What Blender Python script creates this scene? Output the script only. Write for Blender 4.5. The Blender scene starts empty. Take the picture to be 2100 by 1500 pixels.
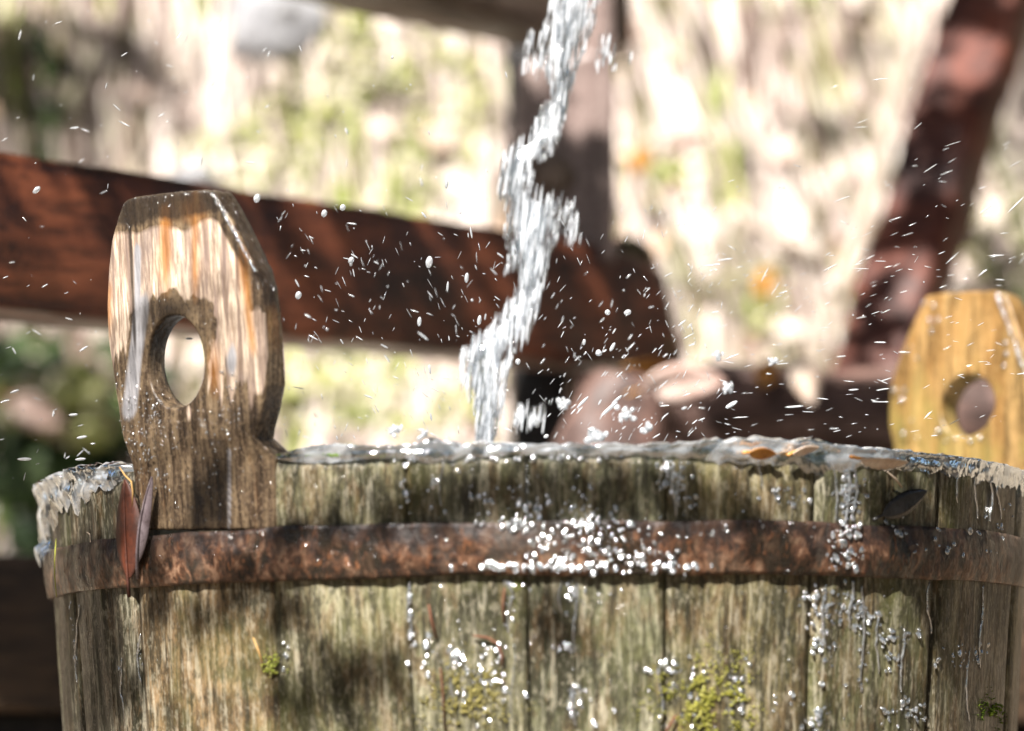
import bpy, math, random
import numpy as np
from mathutils import Vector, Matrix, noise as mn
random.seed(7); rng = np.random.default_rng(7)
S = bpy.context.scene
rad = math.radians
# ------------------------------------------------------------------ camera
FPX = 5930.0; PITCH = 6.73; ROLL = -0.6
CAM = Vector((-0.0126, -1.5, 0.80))
cam_d = bpy.data.cameras.new("camera"); cam = bpy.data.objects.new("camera", cam_d)
S.collection.objects.link(cam); S.camera = cam
cam_d.sensor_width = 36.0; cam_d.lens = 36.0 * FPX / 2100.0
cam_d.clip_start = 0.02; cam_d.clip_end = 500
CM = Matrix.Rotation(rad(90 + PITCH), 3, 'X') @ Matrix.Rotation(rad(ROLL), 3, 'Z')
cam.matrix_world = Matrix.Translation(CAM) @ CM.to_4x4()
cam_d.dof.use_dof = True; cam_d.dof.focus_distance = 1.36
cam_d.dof.aperture_fstop = 4.4; cam_d.dof.aperture_blades = 0
# ------------------------------------------------------------------ light
SUN = Vector((-0.27, -0.62, 0.74)).normalized()
W = bpy.data.worlds.new("World"); S.world = W; W.use_nodes = True
wn = W.node_tree.nodes; wl = W.node_tree.links
sky = wn.new("ShaderNodeTexSky"); sky.sky_type = 'NISHITA'; sky.sun_disc = False
sky.sun_elevation = math.asin(SUN.z); sky.sun_rotation = math.atan2(SUN.x, SUN.y)
bg = wn["Background"]; bg.inputs[1].default_value = 0.05
wl.new(sky.outputs[0], bg.inputs[0])
sd = bpy.data.lights.new("sun", 'SUN'); sun = bpy.data.objects.new("sun", sd); S.collection.objects.link(sun)
sd.energy = 5.0; sd.angle = rad(0.53); sd.color = (1.0, 0.955, 0.895)
sun.rotation_euler = SUN.to_track_quat('Z', 'Y').to_euler(); sun.location = (-3, -4, 6)
S.view_settings.view_transform = 'Standard'; S.view_settings.look = 'None'
S.view_settings.exposure = 1.72; S.view_settings.gamma = 1.0
S.render.engine = 'CYCLES'
S.cycles.use_denoising = True; S.cycles.max_bounces = 8; S.cycles.transparent_max_bounces = 24
S.cycles.sample_clamp_indirect = 8.0; S.cycles.caustics_refractive = False

# ------------------------------------------------------------------ helpers
def ray(px, py):
    d = CM @ Vector(((px - 1050) / FPX, (750 - py) / FPX, -1.0))
    return d
def P(px, py, depth):
    """point seen at photo pixel (px,py), `depth` metres in front of the camera (measured along world y)"""
    d = ray(px, py); return CAM + d * (depth / d.y)
CMI = CM.transposed()
def to_px(p):
    q = CMI @ (Vector(p) - CAM)
    return 1050 + FPX * q.x / -q.z, 750 - FPX * q.y / -q.z
ZR = 0.80 + 0.1107            # rim height
RR = 0.2525                   # outer radius at rim
TAPER = 0.085
TH = 0.017                    # stave thickness
def rad_at(z): return RR + TAPER * (z - ZR)
def on_tub(px, py, off=0.0):
    """point and normal on the outside of the tub seen at a photo pixel"""
    d = ray(px, py); t = 1.0
    lo = None
    o = CAM
    k = TAPER
    # (ox+t dx)^2+(oy+t dy)^2 = (r0+k*(oz+t dz))^2
    r0 = RR + off - k * ZR
    A = d.x**2 + d.y**2 - (k * d.z)**2
    B = 2 * (o.x * d.x + o.y * d.y - k * d.z * (r0 + k * o.z))
    C = o.x**2 + o.y**2 - (r0 + k * o.z)**2
    D = B * B - 4 * A * C
    if D < 0: D = 0
    t = (-B - math.sqrt(D)) / (2 * A)
    p = o + d * t
    n = Vector((p.x, p.y, -k * math.hypot(p.x, p.y))).normalized()
    return p, n
def th_of(px, py=1000):
    p, n = on_tub(px, py); return math.atan2(p.x, -p.y)
def fbm(x, y, z, o=4): return mn.fractal(Vector((x, y, z)), 1.0, 2.0, o)

def link(o, parent=None):
    S.collection.objects.link(o)
    if parent: o.parent = parent
    return o
def tag(o, label=None, cat=None, group=None, kind=None):
    if label: o['label'] = label
    if cat: o['category'] = cat
    if group: o['group'] = group
    if kind: o['kind'] = kind
    return o
def empty(name, loc, label, cat, group=None):
    o = bpy.data.objects.new(name, None); o.location = loc; o.empty_display_size = 0.05
    link(o); tag(o, label, cat, group)
    bpy.context.view_layer.update(); return o
def mesh(name, V, F, mat=None, smooth=True, cols=None, attrs=None):
    me = bpy.data.meshes.new(name)
    me.from_pydata([tuple(v) for v in V], [], [tuple(f) for f in F]); me.validate(); me.update()
    if smooth: me.shade_smooth() if hasattr(me, 'shade_smooth') else None
    if mat: me.materials.append(mat)
    if cols is not None:
        a = me.color_attributes.new("Col", 'FLOAT_COLOR', 'POINT')
        c = np.ones((len(V), 4), dtype=np.float32); c[:, :3] = np.asarray(cols, dtype=np.float32)
        a.data.foreach_set("color", c.ravel())
    if attrs:
        for k, vals in attrs.items():
            a = me.attributes.new(k, 'FLOAT', 'POINT'); a.data.foreach_set("value", np.asarray(vals, dtype=np.float32))
    return me
def obj(name, V, F, mat, parent=None, smooth=True, loc=None, **kw):
    V = [Vector(v) for v in V]
    if parent is not None:
        o0 = parent.matrix_world.translation if parent.type == 'EMPTY' else Vector(parent['_o'] if '_o' in parent else (0, 0, 0))
        V = [v - o0 for v in V]
    elif loc is not None:
        V = [v - Vector(loc) for v in V]
    o = bpy.data.objects.new(name, mesh(name, V, F, mat, smooth, **kw))
    if loc is not None and parent is None: o.location = loc
    link(o, parent); return o

# ---- primitive collectors
def ico(level=1):
    import bmesh
    bm = bmesh.new(); bmesh.ops.create_icosphere(bm, subdivisions=level, radius=1.0)
    V = np.array([v.co[:] for v in bm.verts]); F = [[v.index for v in f.verts] for f in bm.faces]; bm.free(); return V, F
ICO1 = ico(1); ICO2 = ico(2); ICO3 = ico(3)
class MB:
    def __init__(s): s.V = []; s.F = []; s.C = []
    def add(s, V, F, col=None):
        b = len(s.V); s.V.extend([Vector(v) for v in V]); s.F.extend([[i + b for i in f] for f in F])
        s.C.extend([col if col is not None else (1, 1, 1)] * len(V))
    def ell(s, c, ax, col=None, I=ICO1, rough=0.0):
        """ellipsoid: ax = three axis vectors"""
        M = np.array([list(a) for a in ax])
        V = I[0]
        if rough: V = V * (1 + rough * rng.uniform(-1, 1, (len(V), 1)))
        V = V @ M + np.array(list(c))
        s.add(V, I[1], col)
    def tube(s, pts, radii, n=6, col=None, cap=True):
        pts = [Vector(p) for p in pts]; V = []; F = []
        up = Vector((0.3, 0.2, 1)).normalized()
        for i, p in enumerate(pts):
            t = (pts[min(i + 1, len(pts) - 1)] - pts[max(i - 1, 0)]).normalized()
            a = t.cross(Vector((0, 1, 0.01))); a = a.normalized() if a.length > 1e-4 else t.orthogonal().normalized()
            b = t.cross(a)
            for k in range(n):
                an = 2 * math.pi * k / n; V.append(p + (a * math.cos(an) + b * math.sin(an)) * radii[i])
        for i in range(len(pts) - 1):
            for k in range(n):
                F.append([i * n + k, i * n + (k + 1) % n, (i + 1) * n + (k + 1) % n, (i + 1) * n + k])
        if cap: F.append(list(range(n))[::-1]); F.append([(len(pts) - 1) * n + k for k in range(n)])
        s.add(V, F, col)
    def strip(s, pts, widths, side, thick, col=None):
        """flat blade with real thickness"""
        V = []; F = []; m = len(pts)
        nrm = Vector((0, -1, 0.2))
        for p, w in zip(pts, widths):
            p = Vector(p)
            V += [p - side * w, p + nrm * thick, p + side * w, p - nrm * thick * 0.3]
        for i in range(m - 1):
            for k in range(4): F.append([i * 4 + k, i * 4 + (k + 1) % 4, (i + 1) * 4 + (k + 1) % 4, (i + 1) * 4 + k])
        s.add(V, F, col)
    def build(s, name, mat, parent=None, smooth=True, loc=None, usecol=True):
        return obj(name, s.V, s.F, mat, parent, smooth, loc, cols=s.C if usecol else None)

# ------------------------------------------------------------------ materials
class NT:
    def __init__(s, name):
        s.m = bpy.data.materials.new(name); s.m.use_nodes = True; s.t = s.m.node_tree
        s.n = s.t.nodes; s.l = s.t.links; s.b = s.n["Principled BSDF"]; s.out = s.n["Material Output"]
    def put(s, inp, v):
        if isinstance(v, bpy.types.NodeSocket): s.l.new(v, inp)
        else:
            if isinstance(v, (tuple, list)) and len(v) == 3 and inp.type == 'RGBA': v = (*v, 1)
            inp.default_value = v
    def coord(s, scale=(1, 1, 1), kind='Object', rot=(0, 0, 0), w=None):
        tc = s.n.new("ShaderNodeTexCoord"); mp = s.n.new("ShaderNodeMapping")
        s.l.new(tc.outputs[kind], mp.inputs[0]); mp.inputs['Scale'].default_value = scale; mp.inputs['Rotation'].default_value = rot
        return mp.outputs[0]
    def noise(s, vec, scale=5, detail=4, rough=0.55, dist=0.0, w=None):
        n = s.n.new("ShaderNodeTexNoise")
        if w is not None: n.noise_dimensions = '4D'; s.put(n.inputs['W'], w)
        s.l.new(vec, n.inputs['Vector']); n.inputs['Scale'].default_value = scale
        n.inputs['Detail'].default_value = detail; n.inputs['Roughness'].default_value = rough; n.inputs['Distortion'].default_value = dist
        return n.outputs[0]
    def vor(s, vec, scale=5, feat='F1'):
        n = s.n.new("ShaderNodeTexVoronoi"); n.feature = feat; s.l.new(vec, n.inputs['Vector']); n.inputs['Scale'].default_value = scale
        return n.outputs[0]
    def ramp(s, f, stops, interp='LINEAR'):
        n = s.n.new("ShaderNodeValToRGB"); s.l.new(f, n.inputs[0]); cr = n.color_ramp; cr.interpolation = interp
        while len(cr.elements) < len(stops): cr.elements.new(0.5)
        for e, (p, c) in zip(cr.elements, stops):
            e.position = p; e.color = (*c, 1) if isinstance(c, (tuple, list)) else (c, c, c, 1)
        return n.outputs[0]
    def mix(s, f, a, b, mode='MIX'):
        n = s.n.new("ShaderNodeMix"); n.data_type = 'RGBA'; n.blend_type = mode
        s.put(n.inputs[0], f); s.put(n.inputs[6], a); s.put(n.inputs[7], b); return n.outputs[2]
    def math(s, op, a, b=0.0, c=0.0, clamp=False):
        n = s.n.new("ShaderNodeMath"); n.operation = op; n.use_clamp = clamp
        s.put(n.inputs[0], a); s.put(n.inputs[1], b); s.put(n.inputs[2], c); return n.outputs[0]
    def attr(s, name, out=2):
        n = s.n.new("ShaderNodeAttribute"); n.attribute_name = name; return n.outputs[out]
    def info(s, name):
        n = s.n.new("ShaderNodeObjectInfo"); return n.outputs[name]
    def bump(s, h, strength=0.4, dist=0.002, prev=None):
        n = s.n.new("ShaderNodeBump"); s.l.new(h, n.inputs['Height']); n.inputs['Strength'].default_value = strength; n.inputs['Distance'].default_value = dist
        if prev is not None: s.l.new(prev, n.inputs['Normal'])
        return n.outputs[0]
    def wet(s, mask, scale=230, ior=1.45, dist=0.0030, rough=0.10):
        v = s.noise(s.coord((1, 1, 0.55)), scale, 2, 0.5, 0.5); v2 = s.noise(s.coord((1, 1, 0.45)), scale * 0.3, 2, 0.5, 0.8)
        s.put(s.b.inputs['Coat Weight'], mask); s.b.inputs['Coat IOR'].default_value = ior; s.b.inputs['Coat Roughness'].default_value = rough
        s.put(s.b.inputs['Coat Normal'], s.bump(v, 1.0, dist, s.bump(v2, 1.0, dist * 2.2)))
    def set(s, **k):
        for a, v in k.items(): s.put(s.b.inputs[a.replace('_', ' ')], v)
        return s

def wood_mat(name, c_dark, c_mid, c_light, grain=(90, 90, 7), rough=(0.3, 0.65), bump=0.5, mott=6.0, moss=0.0, use_color=False, moss_col=(0.10, 0.13, 0.02), dist=0.0015):
    n = NT(name)
    r = n.math('MULTIPLY', n.info('Random'), 37.0)
    g = n.noise(n.coord(grain), 1.0, 6, 0.62, 0.3, w=r)
    g2 = n.noise(n.coord(tuple(x * 3.2 for x in grain)), 1.0, 4, 0.6, 0.1, w=r)
    big = n.noise(n.coord((1, 1, 0.55)), mott, 5, 0.62, 0.5, w=r)
    fine = n.noise(n.coord((1, 1, 0.6)), 420.0, 3, 0.6, 0, w=r)
    base = n.ramp(g, [(0.30, c_dark), (0.48, c_mid), (0.66, c_light)])
    if use_color:
        base = n.mix(1.0, base, n.info('Color'), 'MULTIPLY')
    base = n.mix(n.ramp(big, [(0.36, 0.75), (0.52, 0.1), (0.6, 0.0)]), base, c_dark)
    base = n.mix(n.math('MULTIPLY', n.ramp(g2, [(0.40, 1.0), (0.52, 0.0)]), 0.65), base, tuple(x * 0.45 for x in c_dark))
    base = n.mix(n.math('MULTIPLY', n.ramp(fine, [(0.5, 0.0), (0.68, 1.0)]), 0.35), base, c_light)
    if moss > 0:
        mm = n.noise(n.coord((1, 1, 0.6)), 13.0, 6, 0.65, 0.6, w=r)
        base = n.mix(n.math('MULTIPLY', n.ramp(mm, [(0.47, 0.0), (0.66, 1.0)]), moss), base, moss_col)
    n.set(Base_Color=base)
    n.set(Roughness=n.ramp(big, [(0.35, rough[0]), (0.65, rough[1])]))
    b1 = n.bump(g, bump, dist); b2 = n.bump(g2, bump * 0.9, dist * 0.5, b1); b3 = n.bump(fine, bump * 0.5, 0.0006, b2)
    n.set(Normal=b3); n.b.inputs['Specular IOR Level'].default_value = 0.45
    return n.m

M = {}
def stave_mat():
    n = NT('wet_weathered_stave'); r = n.math('MULTIPLY', n.info('Random'), 37.0)
    g = n.noise(n.coord((330, 330, 16)), 1.0, 6, 0.68, 0.25, w=r); g2 = n.noise(n.coord((900, 900, 45)), 1.0, 4, 0.65, 0.1, w=r)
    mot = n.noise(n.coord((1, 1, 0.6)), 34, 6, 0.66, 0.5, w=r); mot2 = n.noise(n.coord((1, 1, 0.35)), 95, 5, 0.7, 0.4, w=r); fine = n.noise(n.coord((1, 1, 0.5)), 480, 4, 0.7, 0, w=r)
    c = n.ramp(mot, [(0.38, (0.060, 0.055, 0.036)), (0.46, (0.14, 0.13, 0.085)), (0.53, (0.235, 0.215, 0.14)), (0.62, (0.37, 0.34, 0.245))])
    c = n.mix(1.0, c, n.info('Color'), 'MULTIPLY'); c = n.mix(1.0, c, (0.60, 0.595, 0.62), 'MULTIPLY')
    c = n.mix(n.math('MULTIPLY', n.ramp(mot2, [(0.50, 0.0), (0.57, 1.0)]), 0.6), c, (0.135, 0.085, 0.045))
    c = n.mix(n.math('MULTIPLY', n.ramp(mot2, [(0.41, 1.0), (0.48, 0.0)]), 0.7), c, (0.045, 0.045, 0.030))
    c = n.mix(n.math('MULTIPLY', n.ramp(g, [(0.42, 1.0), (0.50, 0.0)]), 0.75), c, (0.026, 0.023, 0.016))
    c = n.mix(n.math('MULTIPLY', n.ramp(g, [(0.53, 0.0), (0.62, 1.0)]), 0.5), c, (0.44, 0.405, 0.31))
    c = n.mix(n.math('MULTIPLY', n.ramp(g2, [(0.40, 1.0), (0.48, 0.0)]), 0.6), c, (0.03, 0.028, 0.02))
    c = n.mix(n.math('MULTIPLY', n.ramp(fine, [(0.53, 0.0), (0.62, 1.0)]), 0.38), c, (0.40, 0.36, 0.27))
    c = n.mix(n.math('MULTIPLY', n.ramp(fine, [(0.38, 1.0), (0.46, 0.0)]), 0.65), c, (0.03, 0.026, 0.018))
    mm = n.noise(n.coord((1, 1, 0.5)), 15.0, 7, 0.7, 0.8, w=n.math('ADD', r, 3.0))
    c = n.mix(n.math('MULTIPLY', n.ramp(mm, [(0.51, 0.0), (0.62, 1.0)]), 0.45), c, (0.105, 0.105, 0.035))
    b = n.bump(fine, 0.6, 0.0006, n.bump(g2, 0.5, 0.0007, n.bump(mot2, 0.5, 0.0015, n.bump(g, 0.6, 0.0013))))
    n.set(Base_Color=c, Roughness=n.ramp(mot, [(0.35, 0.20), (0.62, 0.48)]), Normal=b); n.b.inputs['Specular IOR Level'].default_value = 0.18
    wm = n.noise(n.coord((1, 1, 0.3)), 24, 4, 0.6, 0.4, w=n.math('ADD', r, 9.0))
    n.wet(n.ramp(wm, [(0.48, 0.0), (0.58, 0.25)]))
    return n.m
M['stave'] = stave_mat()
M['rail'] = wood_mat('reddish_rail_wood', (0.010, 0.006, 0.005), (0.135, 0.038, 0.017), (0.30, 0.092, 0.040), grain=(9, 45, 45), mott=16, rough=(0.3, 0.6))
M['rail_grey'] = wood_mat('brown_rail_wood', (0.03, 0.02, 0.014), (0.12, 0.085, 0.062), (0.30, 0.22, 0.17), grain=(7, 60, 60), mott=10, rough=(0.4, 0.7))
M['shade_wood'] = wood_mat('shaded_black_wood', (0.006, 0.006, 0.006), (0.014, 0.012, 0.012), (0.03, 0.024, 0.022), grain=(50, 50, 6))  # near-black tone, shade painted into the wood
M['post_grey'] = wood_mat('grey_brown_post_wood', (0.09, 0.06, 0.052), (0.30, 0.22, 0.20), (0.50, 0.40, 0.36), grain=(50, 50, 4), mott=6)
M['lean'] = wood_mat('red_brown_post_wood', (0.014, 0.009, 0.011), (0.12, 0.032, 0.018), (0.23, 0.066, 0.036), grain=(22, 22, 8), mott=13, rough=(0.55, 0.8))
M['log'] = wood_mat('dark_brown_log', (0.014, 0.010, 0.010), (0.10, 0.052, 0.040), (0.27, 0.165, 0.135), grain=(8, 40, 40), mott=11, rough=(0.5, 0.8))
M['plank'] = wood_mat('dark_brown_plank', (0.012, 0.008, 0.005), (0.05, 0.03, 0.018), (0.10, 0.06, 0.034), grain=(7, 50, 50), mott=8)

def colmat(name, rough=0.7, var=0.35, trans=0.0, scale=40, spec=0.3):
    n = NT(name); c = n.attr("Col", 0)
    v = n.noise(n.coord((1, 1, 0.4)), scale, 4, 0.6)
    c2 = n.mix(n.math('MULTIPLY', n.ramp(v, [(0.35, 1.0), (0.6, 0.0)]), var), c, n.mix(1.0, c, (0.35, 0.3, 0.25), 'MULTIPLY'))
    n.set(Base_Color=c2, Roughness=rough); n.b.inputs['Specular IOR Level'].default_value = spec
    if trans > 0:
        t = n.n.new("ShaderNodeBsdfTranslucent"); n.l.new(c2, t.inputs[0]); m = n.n.new("ShaderNodeMixShader"); m.inputs[0].default_value = trans
        n.l.new(n.b.outputs[0], m.inputs[1]); n.l.new(t.outputs[0], m.inputs[2]); n.l.new(m.outputs[0], n.out.inputs[0])
    return n.m
M['stalk'] = colmat('dry_stalk', 0.8, 0.3)
M['leafy'] = colmat('live_leaf', 0.5, 0.15, 0.35)
M['moss'] = colmat('moss_tuft', 0.8, 0.25, 0.3, 200)

def simple_noise_mat(name, a, b, scale, rough=0.8, bump=0.5, dist=0.01, c=None):
    n = NT(name); v = n.noise(n.coord(), scale, 7, 0.65, 0.4)
    st = [(0.35, a), (0.62, b)] + ([(0.75, c)] if c else [])
    n.set(Base_Color=n.ramp(v, st), Roughness=rough, Normal=n.bump(v, bump, dist)); return n.m
M['soil'] = simple_noise_mat('bank_soil', (0.05, 0.038, 0.026), (0.30, 0.24, 0.17), 11, c=(0.5, 0.42, 0.34))
M['ground'] = simple_noise_mat('leaf_litter_ground', (0.05, 0.038, 0.024), (0.14, 0.10, 0.06), 9)
M['rock'] = simple_noise_mat('pale_rock', (0.12, 0.12, 0.13), (0.42, 0.42, 0.44), 14, 0.75, 0.8, 0.01)
M['bark'] = simple_noise_mat('bark', (0.04, 0.03, 0.02), (0.13, 0.10, 0.07), 25)

# rusty hoop
n = NT('rusted_iron'); r = n.noise(n.coord((1, 1, 0.7)), 160, 6, 0.7, 0.4); r2 = n.noise(n.coord((1, 1, 0.8)), 26, 5, 0.65, 0.5); r3 = n.noise(n.coord((1, 1, 0.45)), 330, 3, 0.6)
c = n.ramp(r, [(0.40, (0.012, 0.007, 0.005)), (0.475, (0.050, 0.024, 0.014)), (0.54, (0.12, 0.055, 0.030)), (0.62, (0.27, 0.16, 0.10))])
c = n.mix(n.ramp(r2, [(0.42, 0.85), (0.52, 0.0)]), c, (0.016, 0.013, 0.009))
c = n.mix(n.math('MULTIPLY', n.ramp(r2, [(0.52, 0.0), (0.68, 1.0)]), 0.5), c, (0.20, 0.165, 0.115))
c = n.mix(n.math('MULTIPLY', n.ramp(r3, [(0.58, 0.0), (0.70, 1.0)]), 0.4), c, (0.26, 0.10, 0.04))
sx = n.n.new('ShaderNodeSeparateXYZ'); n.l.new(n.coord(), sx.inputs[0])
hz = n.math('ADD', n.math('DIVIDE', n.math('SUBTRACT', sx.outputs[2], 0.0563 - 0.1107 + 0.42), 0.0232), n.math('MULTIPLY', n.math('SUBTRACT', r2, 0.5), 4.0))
c = n.mix(n.math('MULTIPLY', n.ramp(hz, [(0.40, 0.0), (0.85, 1.0)]), 0.72), c, (0.018, 0.013, 0.012))  # upper half darkened in the colour to stand for shade on the hoop
b1 = n.bump(r, 0.8, 0.0014); b2 = n.bump(r3, 0.5, 0.0008, b1)
n.set(Base_Color=c, Roughness=n.ramp(r2, [(0.4, 0.22), (0.6, 0.5)]), Normal=b2); n.b.inputs['Specular IOR Level'].default_value = 0.35
n.wet(n.ramp(r2, [(0.42, 0.45), (0.58, 0.1)]), 260)
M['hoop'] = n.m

# left ear stave: pale dry wood, orange stains, dark wet wood, painted shade
n = NT('ear_stave_wood')
g = n.noise(n.coord((280, 280, 7)), 1.0, 6, 0.62, 0.25); g2 = n.noise(n.coord((760, 760, 18)), 1.0, 4, 0.65); pit = n.noise(n.coord(), 520, 3, 0.6)
rag = n.noise(n.coord((110, 110, 16)), 1.0, 5, 0.7, 0.4); blo = n.noise(n.coord((1, 1, 0.5)), 40, 5, 0.6, 0.3)
wet = n.ramp(g, [(0.38, (0.030, 0.019, 0.012)), (0.48, (0.082, 0.055, 0.034)), (0.60, (0.17, 0.12, 0.072))])
wet = n.mix(n.math('MULTIPLY', n.ramp(pit, [(0.53, 0.0), (0.66, 1.0)]), 0.3), wet, (0.30, 0.22, 0.14))
wet = n.mix(n.math('MULTIPLY', n.ramp(pit, [(0.34, 1.0), (0.45, 0.0)]), 0.8), wet, (0.04, 0.028, 0.018))
dry = n.ramp(g, [(0.36, (0.17, 0.12, 0.10)), (0.45, (0.28, 0.205, 0.16)), (0.56, (0.56, 0.44, 0.335)), (0.66, (0.64, 0.53, 0.43))])
dry = n.mix(n.math('MULTIPLY', n.ramp(g2, [(0.44, 1.0), (0.51, 0.0)]), 0.7), dry, (0.17, 0.115, 0.08))
dry = n.mix(n.math('MULTIPLY', n.ramp(blo, [(0.36, 1.0), (0.46, 0.0)]), 0.6), dry, (0.15, 0.115, 0.105))
orange = n.ramp(g, [(0.3, (0.16, 0.055, 0.012)), (0.5, (0.34, 0.14, 0.035)), (0.7, (0.50, 0.27, 0.09))])
grey = n.ramp(g, [(0.3, (0.10, 0.10, 0.11)), (0.6, (0.34, 0.33, 0.34))])
def thr(a, w=0.22, k=0.55):
    v = n.math('ADD', n.math('MULTIPLY', n.attr(a), 1.0), n.math('MULTIPLY', n.math('SUBTRACT', rag, 0.5), k))
    return n.ramp(v, [(0.5 - w / 2, 0.0), (0.5 + w / 2, 1.0)])
c = n.mix(thr('dry', 0.40, 0.9), wet, dry)
c = n.mix(thr('grey', 0.2, 0.5), c, grey)
c = n.mix(n.math('MULTIPLY', thr('orange', 0.8, 1.1), 0.8), c, orange)
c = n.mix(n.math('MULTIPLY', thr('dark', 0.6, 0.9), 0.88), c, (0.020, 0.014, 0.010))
b1 = n.bump(g, 0.55, 0.0014); b2 = n.bump(g2, 0.5, 0.0007, b1); b3 = n.bump(pit, 0.25, 0.0005, b2)
n.set(Base_Color=c, Roughness=n.math('ADD', n.math('MULTIPLY', thr('dry', 0.3, 0.6), 0.34), 0.26), Normal=b3); n.wet(n.math('SUBTRACT', 0.5, thr('dry', 0.3, 0.6), clamp=True), 300)
n.b.inputs['Specular IOR Level'].default_value = 0.35
M['ear'] = n.m
M['ear_back'] = wood_mat('yellow_ear_wood', (0.06, 0.040, 0.015), (0.21, 0.110, 0.034), (0.37, 0.235, 0.095), grain=(110, 110, 7), moss=1.0, moss_col=(0.17, 0.15, 0.04), rough=(0.2, 0.4), mott=18)
M['inside'] = wood_mat('dark_inner_wood', (0.02, 0.018, 0.012), (0.07, 0.06, 0.035), (0.12, 0.1, 0.06))

def water_mat(name, foam=0.2, transp=0.3, gloss=0.25, bscale=60, bstr=0.6, tint=(0.95, 0.98, 1.0), stretch=(1, 1, 1), thresh=(0.5, 0.62), grough=0.10, bd=0.004, whole=0.0):
    n = NT(name)
    v = n.noise(n.coord(stretch), bscale, 3, 0.55, 0.8); v2 = n.noise(n.coord(stretch), bscale * 2.7, 2, 0.5, 0.3)
    nb = n.bump(v2, bstr * 0.5, bd * 0.4, n.bump(v, bstr, bd))
    gl = n.n.new("ShaderNodeBsdfGlass"); gl.inputs['IOR'].default_value = 1.33; gl.inputs['Roughness'].default_value = 0.02; n.put(gl.inputs['Color'], tint); n.l.new(nb, gl.inputs['Normal'])
    tr = n.n.new("ShaderNodeBsdfTransparent"); n.put(tr.inputs[0], tint)
    gs = n.n.new("ShaderNodeBsdfGlossy"); gs.inputs['Roughness'].default_value = grough; n.l.new(nb, gs.inputs['Normal'])
    df = n.n.new("ShaderNodeBsdfDiffuse"); n.put(df.inputs[0], (0.88, 0.91, 0.95))
    tl = n.n.new("ShaderNodeBsdfTranslucent"); n.put(tl.inputs[0], (0.88, 0.91, 0.95))
    def mx(f, a, b):
        m = n.n.new("ShaderNodeMixShader"); n.put(m.inputs[0], f); n.l.new(a, m.inputs[1]); n.l.new(b, m.inputs[2]); return m.outputs[0]
    clear = mx(gloss, mx(transp, gl.outputs[0], tr.outputs[0]), gs.outputs[0])
    fo = mx(0.4, df.outputs[0], tl.outputs[0])
    f = n.math('ADD', n.math('MULTIPLY', n.ramp(v, [(thresh[0], 0.0), (thresh[1], 1.0)]), foam), whole, clamp=True)
    n.l.new(mx(f, clear, fo), n.out.inputs[0])
    return n.m
M['lip'] = water_mat('overflowing_water', 0.42, 0.22, 0.45, 60, 0.6, thresh=(0.43, 0.60), grough=0.08, bd=0.003, tint=(0.80, 0.90, 1.0))
M['pool'] = water_mat('tub_water', 0.5, 0.1, 0.2, 40, 0.7)
M['stream'] = water_mat('falling_water', 0.72, 0.5, 0.42, 170, 0.7, stretch=(1, 1, 0.08), thresh=(0.44, 0.53), bd=0.002)
M['drop'] = water_mat('water_drop', 0.3, 0.35, 0.40, 300, 0.2, thresh=(0.45, 0.6), whole=0.27)
M['bead'] = water_mat('water_bead', 0.12, 0.8, 0.62, 250, 0.3, thresh=(0.5, 0.6), grough=0.15, bd=0.0008, whole=0.06)

# ------------------------------------------------------------------ ground and bank
def ground():
    n_ = 40; V = []; F = []
    for i in range(n_ + 1):
        for j in range(n_ + 1):
            x = -60 + 120 * i / n_; y = -60 + 120 * j / n_
            V.append((x, y, 0.0))
    for i in range(n_):
        for j in range(n_): a = i * (n_ + 1) + j; F.append([a, a + n_ + 1, a + n_ + 2, a + 1])
    tag(obj('ground', V, F, M['ground']), kind='structure')
ground()
def bank_y(x, z): return 1.42 + 0.30 * (z - 0.8) + 0.07 * fbm(x * 1.6, z * 1.6, 3.1) + 0.03 * fbm(x * 6, z * 5, 8.0)
V = []; F = []; nx, nz = 170, 120
for j in range(nz + 1):
    for i in range(nx + 1):
        x = -7 + 14 * (i / nx); t = j / nz; z = -0.2 + 3.4 * t
        # denser in view
        u = 2 * i / nx - 1; x = 7 * (0.25 * u + 0.75 * u ** 3)
        V.append((x, bank_y(x, z), z))
y0 = len(V)
for i in range(nx + 1): V.append((V[nz * (nx + 1) + i][0] * 6, 60, 4.2))
for j in range(nz + 1):
    for i in range(nx):
        a = j * (nx + 1) + i; F.append([a, a + 1, a + nx + 2, a + nx + 1])
tag(obj('hill', V, F, M['soil']), kind='structure')

def smooth(a, b, x): t = min(1, max(0, (x - a) / (b - a))); return t * t * (3 - 2 * t)
def in_poly(x, y, poly):
    c = False; j = len(poly) - 1
    for i in range(len(poly)):
        xi, yi = poly[i]; xj, yj = poly[j]
        if (yi > y) != (yj > y) and x < (xj - xi) * (y - yi) / (yj - yi) + xi: c = not c
        j = i
    return c
def bank_pt(px, py, lift=0.02):
    d = 3.0
    for _ in range(5):
        p = P(px, py, d); d = bank_y(p.x, p.z) - lift - CAM.y
    return P(px, py, d)
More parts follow.
